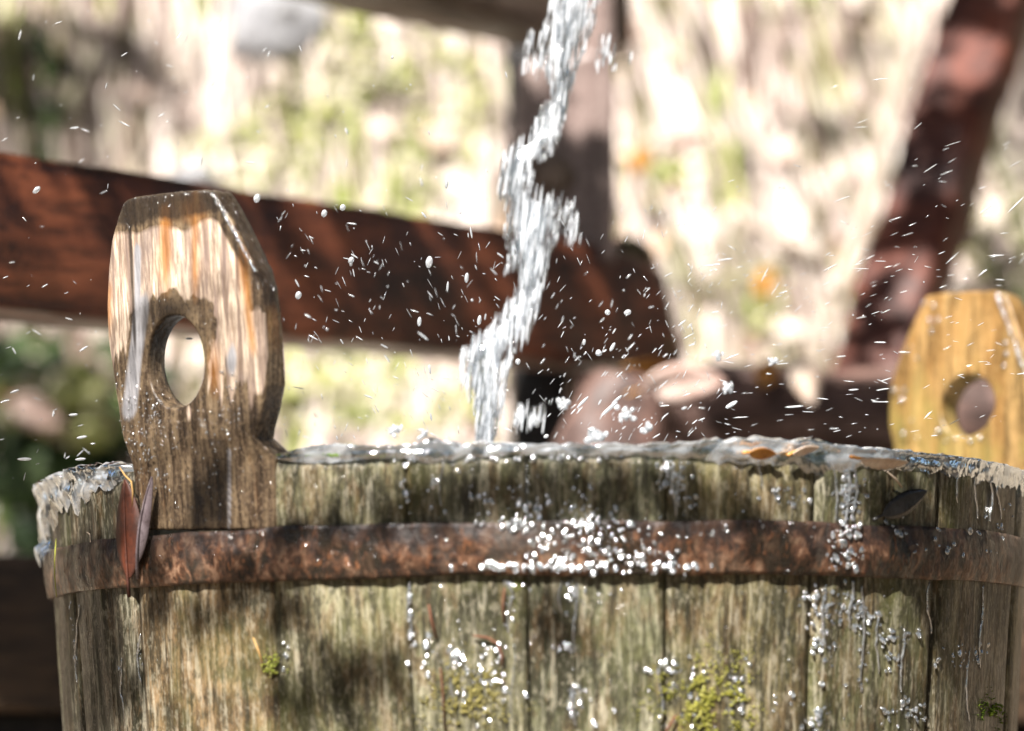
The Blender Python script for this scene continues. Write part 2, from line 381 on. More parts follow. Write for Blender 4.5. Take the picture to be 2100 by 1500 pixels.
# hanging dry stalks / roots
mb = MB()
CREAM = [(0.64, 0.55, 0.46), (0.56, 0.46, 0.39), (0.72, 0.64, 0.55), (0.46, 0.37, 0.31), (0.62, 0.51, 0.43), (0.40, 0.37, 0.24), (0.70, 0.60, 0.50)]
BROWN = [(0.16, 0.11, 0.085), (0.25, 0.18, 0.145), (0.33, 0.25, 0.2), (0.42, 0.34, 0.28), (0.16, 0.14, 0.07)]
for k in range(3000):
    px = random.uniform(-500, 2600); py = random.uniform(-400, 1500)
    if 500 < px < 650 and -50 < py < 130: continue
    left = px < 420
    pal = BROWN if random.random() < (0.55 if left else 0.26) else CREAM
    if 1500 < px < 1800 and random.random() < 0.3: pal = BROWN
    c = random.choice(pal); f = random.uniform(0.8, 1.15); c = (min(0.8, c[0] * f), min(0.8, c[1] * f * 1.02), min(0.8, c[2] * f * 1.09))
    if random.random() < 0.07: c = (0.30 * f, 0.34 * f, 0.10 * f)
    p = bank_pt(px, py, random.uniform(0.005, 0.05))
    L = random.uniform(0.10, 0.42); w = random.uniform(0.002, 0.0070) * (1.15 if not left else 1)
    lean = random.gauss(-0.05 if px < 1300 else -0.16, 0.09)
    pts = []; m = 6; ph = random.uniform(0, 6)
    for i in range(m):
        t = i / (m - 1) - 0.5
        z = p.z + L * t; x = p.x - lean * L * t * -1 * 1.0 + 0.008 * math.sin(ph + 6 * t)
        y = bank_y(x, z) - 0.012 - 0.028 * random.random()
        pts.append((x, y, z))
    ws = [w * (0.35 + 0.65 * math.sin(math.pi * (0.12 + 0.8 * i / (m - 1)))) for i in range(m)]
    mb.strip(pts, ws, Vector((1, 0.2 * random.uniform(-1, 1), 0)), w * 0.7, c)
tag(mb.build('dry_stalks', M['stalk'], smooth=True), 'pale dry grass stalks and roots hanging down the bank behind the tub', 'dry grass', kind='stuff')
# pale root beside the leaning post
for (pts_, r_, nm, lb) in [([(1905, -60, 2.76), (1872, 90, 2.76), (1800, 330, 2.74), (1772, 470, 2.74), (1705, 620, 2.72), (1665, 800, 2.7)], 0.008, 'root', 'thick pale bare root running down beside the leaning red post'),
                          ([(1500, 430, 2.7), (1560, 470, 2.7), (1620, 500, 2.7), (1700, 560, 2.7)], 0.006, 'twig', 'pale twig slanting across the bank left of the leaning red post')]:
    mb = MB(); q = [P(*a) for a in pts_]; mb.tube(q, [r_ * random.uniform(0.85, 1.1) for _ in q], 8, (0.40, 0.335, 0.275))
    tag(mb.build(nm, M['stalk'], loc=q[0]), lb, nm)
# moss/greenery clumps
GREENS = dict(y=[(0.44, 0.45, 0.17), (0.34, 0.37, 0.12), (0.50, 0.50, 0.24), (0.22, 0.25, 0.08), (0.62, 0.58, 0.42), (0.64, 0.57, 0.47)], d=[(0.03, 0.055, 0.018), (0.05, 0.09, 0.025), (0.02, 0.035, 0.015), (0.12, 0.19, 0.05), (0.09, 0.13, 0.05)],
              o=[(0.22, 0.22, 0.09), (0.3, 0.3, 0.16), (0.14, 0.15, 0.06)], w=[(0.66, 0.58, 0.5), (0.6, 0.45, 0.32)])
def clump(cx, cy, rx, ry, n_, pal, size=(0.004, 0.010), lift=(0.01, 0.042), name='moss_clump', label='', cat='moss', single=None, stretch=1.8):
    mb = MB()
    for k in range(n_):
        a = random.uniform(0, 2 * math.pi); q = math.sqrt(random.random()) * (1 + 0.25 * math.sin(3 * a + cx))
        p = bank_pt(cx + rx * q * math.cos(a), cy + ry * q * math.sin(a), random.uniform(*lift))
        s = random.uniform(*size); c = random.choice(GREENS[pal]); f = random.uniform(0.75, 1.2)
        e = Matrix.Rotation(random.gauss(0, 0.7), 3, 'Y') @ Matrix.Rotation(random.gauss(0, 0.7), 3, 'X')
        ax = [e @ Vector((s, 0, 0)), e @ Vector((0, s * 0.25, 0)), e @ Vector((0, 0, s * random.uniform(0.8, stretch)))]
        mb.ell(p, ax, tuple(x * f for x in c), ICO1)
    o = mb.build(name, M['leafy']); tag(o, label, cat, kind='stuff'); return o
clump(545, 330, 130, 130, 420, 'y', label='yellow green moss on the bank above the long red rail, left of centre')
clump(730, 130, 80, 110, 280, 'y', label='bright green moss just under the upper rail')
clump(900, 240, 90, 200, 430, 'y', label='broad yellow green moss patch left of the falling stream')
clump(760, 800, 210, 100, 620, 'y', label='lime green moss seen under the long rail beside the left handle')
clump(110, 900, 190, 230, 520, 'd', size=(0.010, 0.024), label='dark green leafy plants at the left behind the tub')
clump(130, 830, 130, 70, 90, 'y', size=(0.006, 0.014), lift=(0.08, 0.12), label='light green leaf tips over the dark plants at the left')
clump(90, 200, 40, 150, 130, 'd', label='dark green moss streak at the upper left of the bank')
clump(1385, 340, 75, 80, 70, 'y', label='small green tuft right of the falling stream')
clump(1550, 600, 70, 70, 90, 'y', label='light green tuft left of the leaning red post foot')
clump(1372, 90, 40, 110, 60, 'y', label='green moss tuft near the top, right of the falling stream')
clump(2050, 520, 90, 230, 280, 'o', label='olive grey lichen and moss right of the leaning red post')
clump(1280, 650, 50, 120, 70, 'o', label='olive moss behind the end of the long red rail')
# rock
def rock(px, py, depth, rx, rz, name, label):
    c = P(px, py, depth); V, F = ICO3; V2 = []
    for v in V:
        f = 1 + 0.28 * fbm(v[0] * 1.3 + px, v[1] * 1.3, v[2] * 1.3 + py)
        f += 0.16 * fbm(v[0] * 4 + px, v[1] * 4, v[2] * 4); V2.append((v[0] * rx * f, v[1] * 0.06 * f, v[2] * rz * f))
    o = bpy.data.objects.new(name, mesh(name, V2, F, M['rock'])); o.location = c; link(o); tag(o, label, 'rock')
rock(570, 45, bank_pt(575, 40, 0.015).y - CAM.y, 0.055, 0.062, 'rock', 'pale grey rock bulging from the bank above the moss')
rock(400, 375, 2.98, 0.028, 0.018, 'rock', 'small pale rock just above the long red rail')
# fallen leaves on the bank
fl = MB()
for k in range(150):
    px = random.uniform(-100, 2200); py = random.uniform(-100, 950)
    if px < 700 and random.random() < 0.6: continue
    p = bank_pt(px, py, random.uniform(0.03, 0.06)); e = Matrix.Rotation(random.uniform(0, 6.28), 3, 'Y') @ Matrix.Rotation(random.gauss(0, 0.5), 3, 'X')
    q = random.uniform(0.008, 0.02); w = q * random.uniform(0.4, 0.7)
    pts = [(-q, 0, 0), (-q * .4, -.002, w), (q * .4, -.002, w * .8), (q, 0, 0), (q * .4, .003, -w * .8), (-q * .4, .003, -w)]
    V_ = [p + e @ Vector(v) for v in pts]; V_ += [v + Vector((0, 0.0006, 0)) for v in V_]
    fl.add(V_, [[0, 1, 2, 3], [0, 3, 4, 5], [6, 9, 8, 7], [6, 11, 10, 9]] + [[i, (i + 1) % 6, 6 + (i + 1) % 6, 6 + i] for i in range(6)],
           random.choice([(0.72, 0.60, 0.52), (0.66, 0.50, 0.42), (0.75, 0.66, 0.56), (0.55, 0.40, 0.28), (0.40, 0.27, 0.21), (0.74, 0.64, 0.56)]))
tag(fl.build('fallen_leaves', M['stalk'], smooth=False), 'pale dead leaves caught among the stalks on the bank', 'fallen leaves', kind='stuff')

# ------------------------------------------------------------------ leaves (generic)
def leaf_mesh(L, Wd, curl=0.2, fold=0.15, nseg=10, thick=0.0005, serr=0.0):
    V = []; F = []; m = 5
    for side in (0, 1):
        for i in range(nseg + 1):
            t = i / nseg; w = Wd * (math.sin(math.pi * min(1, max(0.0, t)) ** 0.85) ** 0.8 + 0.02)
            if serr and i % 2: w *= 1 - serr
            for j in range(m):
                u = (j / (m - 1)) * 2 - 1
                V.append((u * w * 0.5, fold * abs(u) * w + curl * L * (t - 0.5) ** 2 + (thick if side else 0), L * (t - 0.5)))
    N = (nseg + 1) * m
    for i in range(nseg):
        for j in range(m - 1):
            a = i * m + j; F.append([a, a + 1, a + m + 1, a + m]); F.append([N + a, N + a + m, N + a + m + 1, N + a + 1])
    def edge(a, b): F.append([a, b, N + b, N + a])
    for i in range(nseg): edge(i * m, (i + 1) * m); edge((i + 1) * m + m - 1, i * m + m - 1)
    return V, F
def leaf_mat(name, a, b, rough=0.3, trans=0.15, scale=60):
    n = NT(name); v = n.noise(n.coord(), scale, 5, 0.6, 0.3); f = n.noise(n.coord(), scale * 9, 3, 0.6)
    c = n.ramp(v, [(0.35, a), (0.65, b)]); c = n.mix(n.math('MULTIPLY', n.ramp(f, [(0.35, 1.0), (0.5, 0.0)]), 0.4), c, tuple(x * 0.4 for x in a))
    n.set(Base_Color=c, Roughness=rough, Normal=n.bump(f, 0.4, 0.0006))
    t = n.n.new("ShaderNodeBsdfTranslucent"); n.l.new(c, t.inputs[0]); m = n.n.new("ShaderNodeMixShader"); m.inputs[0].default_value = trans
    n.l.new(n.b.outputs[0], m.inputs[1]); n.l.new(t.outputs[0], m.inputs[2]); n.l.new(m.outputs[0], n.out.inputs[0]); return n.m
LM = dict(red=leaf_mat('red_brown_leaf', (0.028, 0.010, 0.006), (0.12, 0.028, 0.010), rough=0.6, scale=45), violet=leaf_mat('grey_violet_leaf', (0.10, 0.07, 0.075), (0.30, 0.25, 0.27), 0.2),
          cream=leaf_mat('cream_leaf', (0.62, 0.45, 0.34), (0.78, 0.66, 0.55), 0.35), orange=leaf_mat('orange_leaf', (0.45, 0.17, 0.03), (0.66, 0.34, 0.08), 0.35),
          dark=leaf_mat('dark_leaf_shape', (0.018, 0.017, 0.018), (0.05, 0.048, 0.05), 0.2, 0.0), pink=leaf_mat('pale_pink_leaf', (0.55, 0.36, 0.30), (0.76, 0.6, 0.53)))
def put_leaf(name, label, c, xa, za, L, Wd, mat, rib=True, **kw):
    """xa: width direction, za: length direction"""
    xa = Vector(xa).normalized(); za = Vector(za).normalized(); ya = za.cross(xa).normalized(); xa = ya.cross(za)
    Mx = Matrix((xa, ya, za)).transposed()
    root = empty(name, c, label, 'leaf'); root.rotation_euler = Mx.to_euler()
    Vv, Ff = leaf_mesh(L, Wd, **kw)
    o = bpy.data.objects.new('blade', mesh('blade', Vv, Ff, LM[mat])); link(o, root)
    mb = MB(); cu = kw.get('curl', 0.2)
    pts = [(0, cu * L * (t - 0.5) ** 2 - 0.0003, L * (t - 0.5)) for t in np.linspace(-0.18, 1, 9)]
    mb.tube(pts, [0.0008 * (1.1 - 0.8 * i / 8) for i in range(9)], 5)
    s = bpy.data.objects.new('stem', mesh('stem', mb.V, mb.F, LM['orange' if mat in ('cream', 'pink', 'orange') else mat])); link(s, root)
    return root

# ------------------------------------------------------------------ timber behind
def box_between(name, A, B, h, d, mat, parent, roll=0.0, bev=0.006, seg=24, wob=0.0015, round_=False):
    """beam along local X between A and B, h tall, d deep, as its own object with its own axes"""
    A = Vector(A); B = Vector(B); ax = (B - A); L = ax.length; ax.normalize()
    up = Vector((0, 0, 1)) if abs(ax.z) < 0.8 else Vector((0, -1, 0))
    yv = up.cross(ax).normalized(); zv = ax.cross(yv)
    Rm = Matrix((ax, yv, zv)).transposed() @ Matrix.Rotation(roll, 3, 'X')
    prof = []
    if round_:
        for k in range(20): a = 2 * math.pi * k / 20; prof.append((d / 2 * math.cos(a), h / 2 * math.sin(a)))
    else:
        for sx, sz, a0 in ((1, 1, 0), (-1, 1, 90), (-1, -1, 180), (1, -1, 270)):
            for a in (0, 30, 60, 90):
                an = rad(a0 + a); prof.append((sx * (d / 2 - bev) + bev * math.cos(an), sz * (h / 2 - bev) + bev * math.sin(an)))
    m = len(prof); V = []; F = []
    s0 = random.uniform(0, 50)
    for i in range(seg + 1):
        x = -L / 2 + L * i / seg
        for k, (py_, pz_) in enumerate(prof):
            f = fbm(x * 9 + s0, py_ * 20, pz_ * 20) * wob * (4 if round_ else 1)
            V.append((x, py_ + f * (1 if py_ > 0 else -1), pz_ + f * (1 if pz_ > 0 else -1)))
    for i in range(seg):
        for k in range(m): F.append([i * m + k, (i + 1) * m + k, (i + 1) * m + (k + 1) % m, i * m + (k + 1) % m])
    F.append(list(range(m))); F.append([seg * m + k for k in range(m)][::-1])
    o = bpy.data.objects.new(name, mesh(name, V, F, mat))
    o.matrix_world = Matrix.Translation((A + B) / 2) @ Rm.to_4x4()
    link(o)
    if parent:
        o.parent = parent; o.matrix_parent_inverse = Matrix.Identity(4)
        o.location = (A + B) / 2 - parent.location
    return o
fr = empty('timber_frame', P(1150, 1000, 2.3), 'dark reddish timber frame with two slanting rails behind the tub', 'wooden frame')
A = P(-120, 474, 1.60); B = P(1345, 652, 2.2)
rl = box_between('rail', A, B, 0.089, 0.06, M['rail'], fr, seg=60); rl['label'] = 'long red brown rail crossing behind the left handle'
xe = max(v.co.x for v in rl.data.vertices)
for v in rl.data.vertices:      # the end is broken off at a slant and crumbling
    k = max(0.0, (v.co.x - (xe - 0.10)) / 0.10)
    if k > 0: v.co.x -= k * (0.045 * (v.co.z / 0.0445 * 0.5 + 0.5) + 0.012 * fbm(v.co.z * 60, v.co.y * 40, 2)); v.co.z *= 1 - 0.18 * k * k
mb = MB()
for k in range(420):
    t_ = random.random(); y_ = random.uniform(505, 765); x_ = 1250 + 62 * t_ + (y_ - 500) * 0.20 + random.gauss(0, 12)
    q_ = random.uniform(0.003, 0.008); p_ = P(x_, y_, 2.19 + random.uniform(-0.03, 0.03))
    mb.ell(p_, [Vector((q_, 0, 0)), Vector((0, q_, 0)), Vector((0, 0, q_ * random.uniform(0.8, 2.2)))], random.choice([(0.05, 0.045, 0.02), (0.12, 0.11, 0.04), (0.03, 0.022, 0.014), (0.09, 0.06, 0.035), (0.20, 0.18, 0.07)]), ICO1, 0.15)
tag(mb.build('moss_clump', colmat('rail_end_moss', 0.9, 0.2)), 'dark olive moss and rot clinging to the broken end of the long rail', 'moss', kind='stuff')
# upper rail: front-bottom edge through (850,0)@2.0 and (1135,62)@2.12
a = P(600, -57, 1.9); b = P(1215, 80, 2.155)
off = Vector((0, 0.037, 0.045))
box_between('rail', a + off, b + off, 0.09, 0.074, M['rail_grey'], fr)['label'] = 'brown upper rail cut off by the top of the picture'
# post from ground, its black tone standing for the shade behind the rail
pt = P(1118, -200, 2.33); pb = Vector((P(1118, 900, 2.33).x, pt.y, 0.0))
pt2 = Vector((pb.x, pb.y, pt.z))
box_between('post', pb, pt2, 0.060, 0.055, M['shade_wood'], fr, seg=30)
# grey-brown post in front with rounded shoulder
def poly_plate(name, pxs, depth, thick, mat, parent, bev=0.006):
    import bmesh
    o0 = parent.location
    pts = [P(x, y, depth) for x, y in pxs]
    bm = bmesh.new(); vs = [bm.verts.new(p - o0) for p in pts]; f = bm.faces.new(vs)
    r = bmesh.ops.extrude_face_region(bm, geom=[f]); bmesh.ops.translate(bm, verts=[e for e in r['geom'] if isinstance(e, bmesh.types.BMVert)], vec=(0, thick, 0))
    bmesh.ops.recalc_face_normals(bm, faces=bm.faces)
    bmesh.ops.bevel(bm, geom=[e for e in bm.edges], offset=bev, segments=3, affect='EDGES', profile=0.5)
    me = bpy.data.meshes.new(name); bm.to_mesh(me); bm.free(); me.materials.append(mat); me.shade_smooth() if False else None
    o = bpy.data.objects.new(name, me); link(o, parent); return o
poly_plate('post', [(1262, -160), (1198, -160), (1198, 100), (1110, 118), (1058, 122), (1052, 310), (1056, 400), (1060, 540), (1262, 540)], 2.085, 0.05, M['post_grey'], fr)['label'] = 'grey brown front post beside the falling stream'
mb = MB(); c = P(1125, 355, 2.17)
mb.tube([P(1150, 340, 2.16), P(1136, 360, 2.11), P(1130, 368, 2.085), P(1129, 369, 2.08)], [0.018, 0.020, 0.018, 0.008], 14)
mb.build('peg', M['rail_grey'], fr, usecol=False)

lp = box_between('leaning_post', P(2085, -140, 2.42), P(1770, 860, 2.26), 0.058, 0.062, M['lean'], None, roll=rad(30), seg=40, wob=0.004, bev=0.008)
tag(lp, 'red brown square post leaning to the right behind the yellow handle', 'wooden post')
lg = box_between('log', P(1180, 872, 2.08), P(2300, 850, 2.14), 0.082, 0.082, M['log'], None, seg=40, round_=True, wob=0.002)
tag(lg, 'dark brown round log lying behind the tub between post and yellow handle', 'log')
st = box_between('log', P(1282, 805, 2.0), P(1215, 1000, 1.98), 0.07, 0.07, M['log'], None, seg=16, round_=True, wob=0.003)
tag(st, 'short grey brown stump leaning at the log end below the stream', 'log')
pk = box_between('plank', P(-260, 1297, 1.86), P(2500, 1340, 1.95), 0.100, 0.04, M['plank'], None, seg=40)
tag(pk, 'dark brown plank running low behind the tub at the left', 'plank')
pk2 = box_between('plank', P(-260, 1618, 1.895), P(2500, 1660, 1.985), 0.108, 0.04, M['shade_wood'], None, seg=30)  # black strip added where there is only deep shade
tag(pk2, 'black strip standing for the deep shade under the dark brown plank behind the tub', 'plank')
# leaves lying on the log and bank
put_leaf('leaf', 'pale pink leaf lying on the dark log left of centre', P(1395, 785, 1.98), (0.2, -0.3, 1), (1, 0.1, 0.12), 0.060, 0.028, 'pink', curl=0.6)
put_leaf('leaf', 'orange leaf on the dark log above the pale pink leaf', P(1345, 752, 2.02), (0.2, -0.5, 0.7), (1, 0.1, -0.12), 0.034, 0.015, 'orange', curl=0.3)
put_leaf('leaf', 'pale leaf hanging down over the middle of the dark log', P(1655, 782, 2.03), (1, -0.2, 0.1), (0.25, -0.1, -1), 0.036, 0.022, 'cream')
put_leaf('leaf', 'orange red leaf on the dark log next to the pale hanging leaf', P(1572, 765, 2.05), (1, -0.2, 0.1), (0.3, -0.2, 1), 0.02, 0.018, 'orange')
put_leaf('leaf', 'orange and cream leaf caught on the bank right of the stream', bank_pt(1400, 290, 0.1), (0.2, -0.3, 1), (1, 0.1, 0.5), 0.055, 0.022, 'pink')
put_leaf('leaf', 'small orange leaf on the bank just right of the stream', bank_pt(1310, 325, 0.1), (1, -0.2, 0.1), (0.3, -0.2, 1), 0.03, 0.025, 'orange')
put_leaf('leaf', 'small red leaf on the bank left of the leaning post', bank_pt(1570, 580, 0.12), (1, -0.2, 0.1), (0.3, -0.2, 1), 0.03, 0.022, 'orange')
put_leaf('leaf', 'pale upright leaf behind the tub left of the left handle', bank_pt(160, 710, 0.12), (1, -0.2, 0), (0.0, -0.2, 1), 0.05, 0.024, 'pink')
put_leaf('leaf', 'pinkish leaf among the dark plants at the left', bank_pt(75, 845, 0.14), (0.3, -0.2, 1), (1, -0.2, -0.5), 0.06, 0.03, 'pink')

# ------------------------------------------------------------------ tub
ZB = ZR - 0.42
tub = empty('wooden_tub', (0, 0, ZB), 'weathered round wooden tub with two pierced handle staves, brimming over with water', 'wooden tub')
def stave(t0, t1, color, name='stave', ztop=None, zbot=ZB, nu=18, nz=60, seed=0, gap=0.0009):
    R_ = RR; ga = gap * 0.5 / R_
    a0 = t0 + ga; a1 = t1 - ga; ztop = ztop or ZR
    V = []; F = []
    prof = []   # (u 0..1, w) closed loop: outer, side, inner, side
    tt = TH
    for i in range(nu + 1):
        u = i / nu; e = min(u, 1 - u) * (a1 - a0) * R_; r = 0.0014
        dip = -(r - math.sqrt(max(0, r * r - (r - min(e, r)) ** 2)))
        prof.append((u, dip))
    prof += [(1.0, -tt)] + [(0.5, -tt)] + [(0.0, -tt)]
    m = len(prof)
    for j in range(nz + 1):
        z = zbot + (ztop - zbot) * j / nz
        topr = 0.0
        for k, (u, w) in enumerate(prof):
            th = a0 + (a1 - a0) * u; r = rad_at(z) + w
            if w > -0.01:
                r += 0.0011 * fbm(th * 30 + seed, z * 6, seed) + 0.0005 * fbm(th * 160 + seed, z * 14, seed * 2.0)
                if j == nz: r -= 0.002
            V.append((r * math.sin(th), -r * math.cos(th), z + (0.0025 * fbm(th * 9, seed, 1) if j == nz else 0)))
    for j in range(nz):
        for k in range(m): F.append([j * m + k, j * m + (k + 1) % m, (j + 1) * m + (k + 1) % m, (j + 1) * m + k])
    F.append([nz * m + k for k in range(m)]); F.append(list(range(m))[::-1])
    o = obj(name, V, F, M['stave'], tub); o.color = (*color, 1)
    return o
bx = [135, 262, 547, 830, 1080, 1368, 1672, 1927, 2088]
bt = [th_of(x, 1000) for x in bx]
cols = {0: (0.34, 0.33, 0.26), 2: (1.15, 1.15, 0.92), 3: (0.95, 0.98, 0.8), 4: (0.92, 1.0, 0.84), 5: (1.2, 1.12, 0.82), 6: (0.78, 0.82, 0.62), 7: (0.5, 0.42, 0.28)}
EAR_T0, EAR_T1 = bt[1], bt[2]
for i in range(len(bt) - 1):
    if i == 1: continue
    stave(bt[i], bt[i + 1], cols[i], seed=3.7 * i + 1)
# remaining ring, leaving a slot for the far handle stave
PHI_R = None
far_c = P(1972, 900, 1.625); th_far = math.atan2(far_c.x, -far_c.y)
fw = 0.20
segs = []
def fill(a, b):
    k = max(1, round((b - a) / 0.27)); s = (b - a) / k
    for i in range(k): segs.append((a + i * s, a + (i + 1) * s))
fill(bt[-1], th_far - fw); fill(th_far + fw, bt[0] + 2 * math.pi)
for i, (a, b) in enumerate(segs): stave(a, b, random.choice(list(cols.values())), seed=50 + i, nz=24, nu=8)
stave(th_far - fw, th_far + fw, (1.1, 0.95, 0.6), seed=90, nz=24, nu=8, ztop=ZR - 0.03)
# tub bottom
V = [(0, 0, ZB + 0.03)] + [((rad_at(ZB) - 0.014) * math.sin(a), -(rad_at(ZB) - 0.014) * math.cos(a), ZB + 0.03) for a in np.linspace(0, 2 * math.pi, 49)[:-1]]
V += [(0, 0, ZB + 0.012)] + [(v[0], v[1], ZB + 0.012) for v in V[1:]]
F = [[0, i + 1, (i + 1) % 48 + 1] for i in range(48)] + [[49, (i + 1) % 48 + 50, i + 50] for i in range(48)] + [[i + 1, i + 50, (i + 1) % 48 + 50, (i + 1) % 48 + 1] for i in range(48)]
obj('base', V, F, M['inside'], tub, smooth=False)

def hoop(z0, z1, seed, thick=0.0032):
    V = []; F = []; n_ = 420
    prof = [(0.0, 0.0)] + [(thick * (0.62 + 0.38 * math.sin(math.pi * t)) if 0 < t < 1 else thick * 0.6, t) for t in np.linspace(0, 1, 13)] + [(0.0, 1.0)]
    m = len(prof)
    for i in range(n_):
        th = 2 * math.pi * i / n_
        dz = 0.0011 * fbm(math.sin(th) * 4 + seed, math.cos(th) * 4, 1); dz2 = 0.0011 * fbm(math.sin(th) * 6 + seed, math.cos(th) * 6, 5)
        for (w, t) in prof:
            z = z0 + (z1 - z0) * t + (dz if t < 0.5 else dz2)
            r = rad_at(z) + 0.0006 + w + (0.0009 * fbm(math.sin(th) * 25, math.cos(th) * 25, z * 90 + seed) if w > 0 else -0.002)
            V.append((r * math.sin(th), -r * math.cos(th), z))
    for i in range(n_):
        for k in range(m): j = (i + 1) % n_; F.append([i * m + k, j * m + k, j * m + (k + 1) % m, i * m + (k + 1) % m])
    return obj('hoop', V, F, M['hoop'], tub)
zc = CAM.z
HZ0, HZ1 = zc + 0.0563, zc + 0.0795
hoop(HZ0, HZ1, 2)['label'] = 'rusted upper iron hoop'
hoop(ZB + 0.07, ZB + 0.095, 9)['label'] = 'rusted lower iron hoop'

# ---- handle (ear) staves
def ear(name, thc, yaw, C, outline_px, hole, hdepth, mat, thick, masks=None, bulge=1.0, N=220, K=46, label=''):
    nrm = Vector((math.sin(yaw), -math.cos(yaw), 0)); tan = Vector((math.cos(yaw), math.sin(yaw), 0))
    up = (Vector((0, 0, 1)) + Vector((math.sin(thc), -math.cos(thc), 0)) * TAPER).normalized()
    face_n = tan.cross(up).normalized()
    if face_n.dot(nrm) < 0: face_n = -face_n
    side = 1 if face_n.dot(CAM - C) > 0 else -1
    def loc(px, py):
        d = ray(px, py); t = (C - CAM).dot(face_n) / d.dot(face_n); p = CAM + d * t - C
        return p.dot(tan), p.dot(up)
    out = [loc(*q) for q in outline_px]
    # smooth-ish refinement
    hu, hh = loc(hole[0], hole[1]); hl = loc(hole[0] - hole[2], hole[1]); ht = loc(hole[0], hole[1] - hole[3])
    ru = abs(hl[0] - hu); rh = abs(ht[1] - hh)
    def cast(ang):
        dx, dz = math.cos(ang), math.sin(ang); best = None
        for i in range(len(out)):
            x1, z1 = out[i][0] - hu, out[i][1] - hh; x2, z2 = out[(i + 1) % len(out)][0] - hu, out[(i + 1) % len(out)][1] - hh
            ex, ez = x2 - x1, z2 - z1; den = dx * ez - dz * ex
            if abs(den) < 1e-12: continue
            t = (x1 * ez - z1 * ex) / den; s = (x1 * dz - z1 * dx) / den
            if t > 0 and -1e-9 <= s <= 1 + 1e-9 and (best is None or t > best): best = t
        return best
    # angles: uniform + polygon corners' density
    angs = np.linspace(0, 2 * math.pi, N, endpoint=False)
    R_o = np.array([cast(a) for a in angs])
    V = []; F = []; UH = []
    def add(u, h, w):
        bu = bulge + (1.0 - bulge) * (1 - smooth(-0.003, 0.014, h)); w2 = w - bu * u * u / (2 * RR) - 0.0008 * (1 - smooth(-0.003, 0.014, h))
        V.append(C + tan * u + up * h + face_n * side * w2 * (1 if side > 0 else 1)); UH.append((u, h)); return len(V) - 1
    rings = []
    ts = np.linspace(0, 1, K) 
    ts = np.concatenate([[0.0, 0.012, 0.03], np.linspace(0.06, 0.965, K), [0.985, 0.995, 1.0]])
    Rr = 0.0014
    for t in ts:
        row = []
        for a, ro in zip(angs, R_o):
            rhole = 1 / math.sqrt((math.cos(a) / ru) ** 2 + (math.sin(a) / rh) ** 2)
            r = rhole + (ro - rhole) * t; u = hu + r * math.cos(a); h = hh + r * math.sin(a)
            dedge = min((ro - r), (r - rhole)); q = min(dedge, Rr)
            w = -(Rr - math.sqrt(max(0, Rr * Rr - (Rr - q) ** 2)))
            w += 0.0010 * fbm(u * 30, h * 6, 4.0) + 0.0006 * fbm(u * 150, h * 12, 2.0)
            row.append(add(u, h, w))
        rings.append(row)
    front_n = len(V)
    # outer side wall then back face, then hole wall
    for w in (-0.25, -0.5, -0.75, -1.0):
        row = []
        for a, ro in zip(angs, R_o):
            jit = 1 + 0.006 * fbm(a * 14, w * 3, 1); row.append(add(hu + ro * jit * math.cos(a), hh + ro * jit * math.sin(a), w * thick))
        rings.append(row)
    for t in (0.6, 0.0):
        row = []
        for a, ro in zip(angs, R_o):
            rhole = 1 / math.sqrt((math.cos(a) / ru) ** 2 + (math.sin(a) / rh) ** 2); r = rhole + (ro - rhole) * t
            row.append(add(hu + r * math.cos(a), hh + r * math.sin(a), -thick))
        rings.append(row)
    for w in (-0.75, -0.5, -0.25):
        row = []
        for a in angs:
            rhole = 1 / math.sqrt((math.cos(a) / ru) ** 2 + (math.sin(a) / rh) ** 2) * (1 + 0.012 * fbm(a * 6, w * 4, 3))
            row.append(add(hu + rhole * math.cos(a), hh + rhole * math.sin(a), w * thick))
        rings.append(row)
    rings.append(rings[0])
    for r1, r2 in zip(rings[:-1], rings[1:]):
        for i in range(N): j = (i + 1) % N; F.append([r1[i], r2[i], r2[j], r1[j]])
    at = None
    if masks: at = masks(V, UH, front_n)
    o = obj(name, V, F, mat, tub, attrs=at); o['label'] = label
    return o

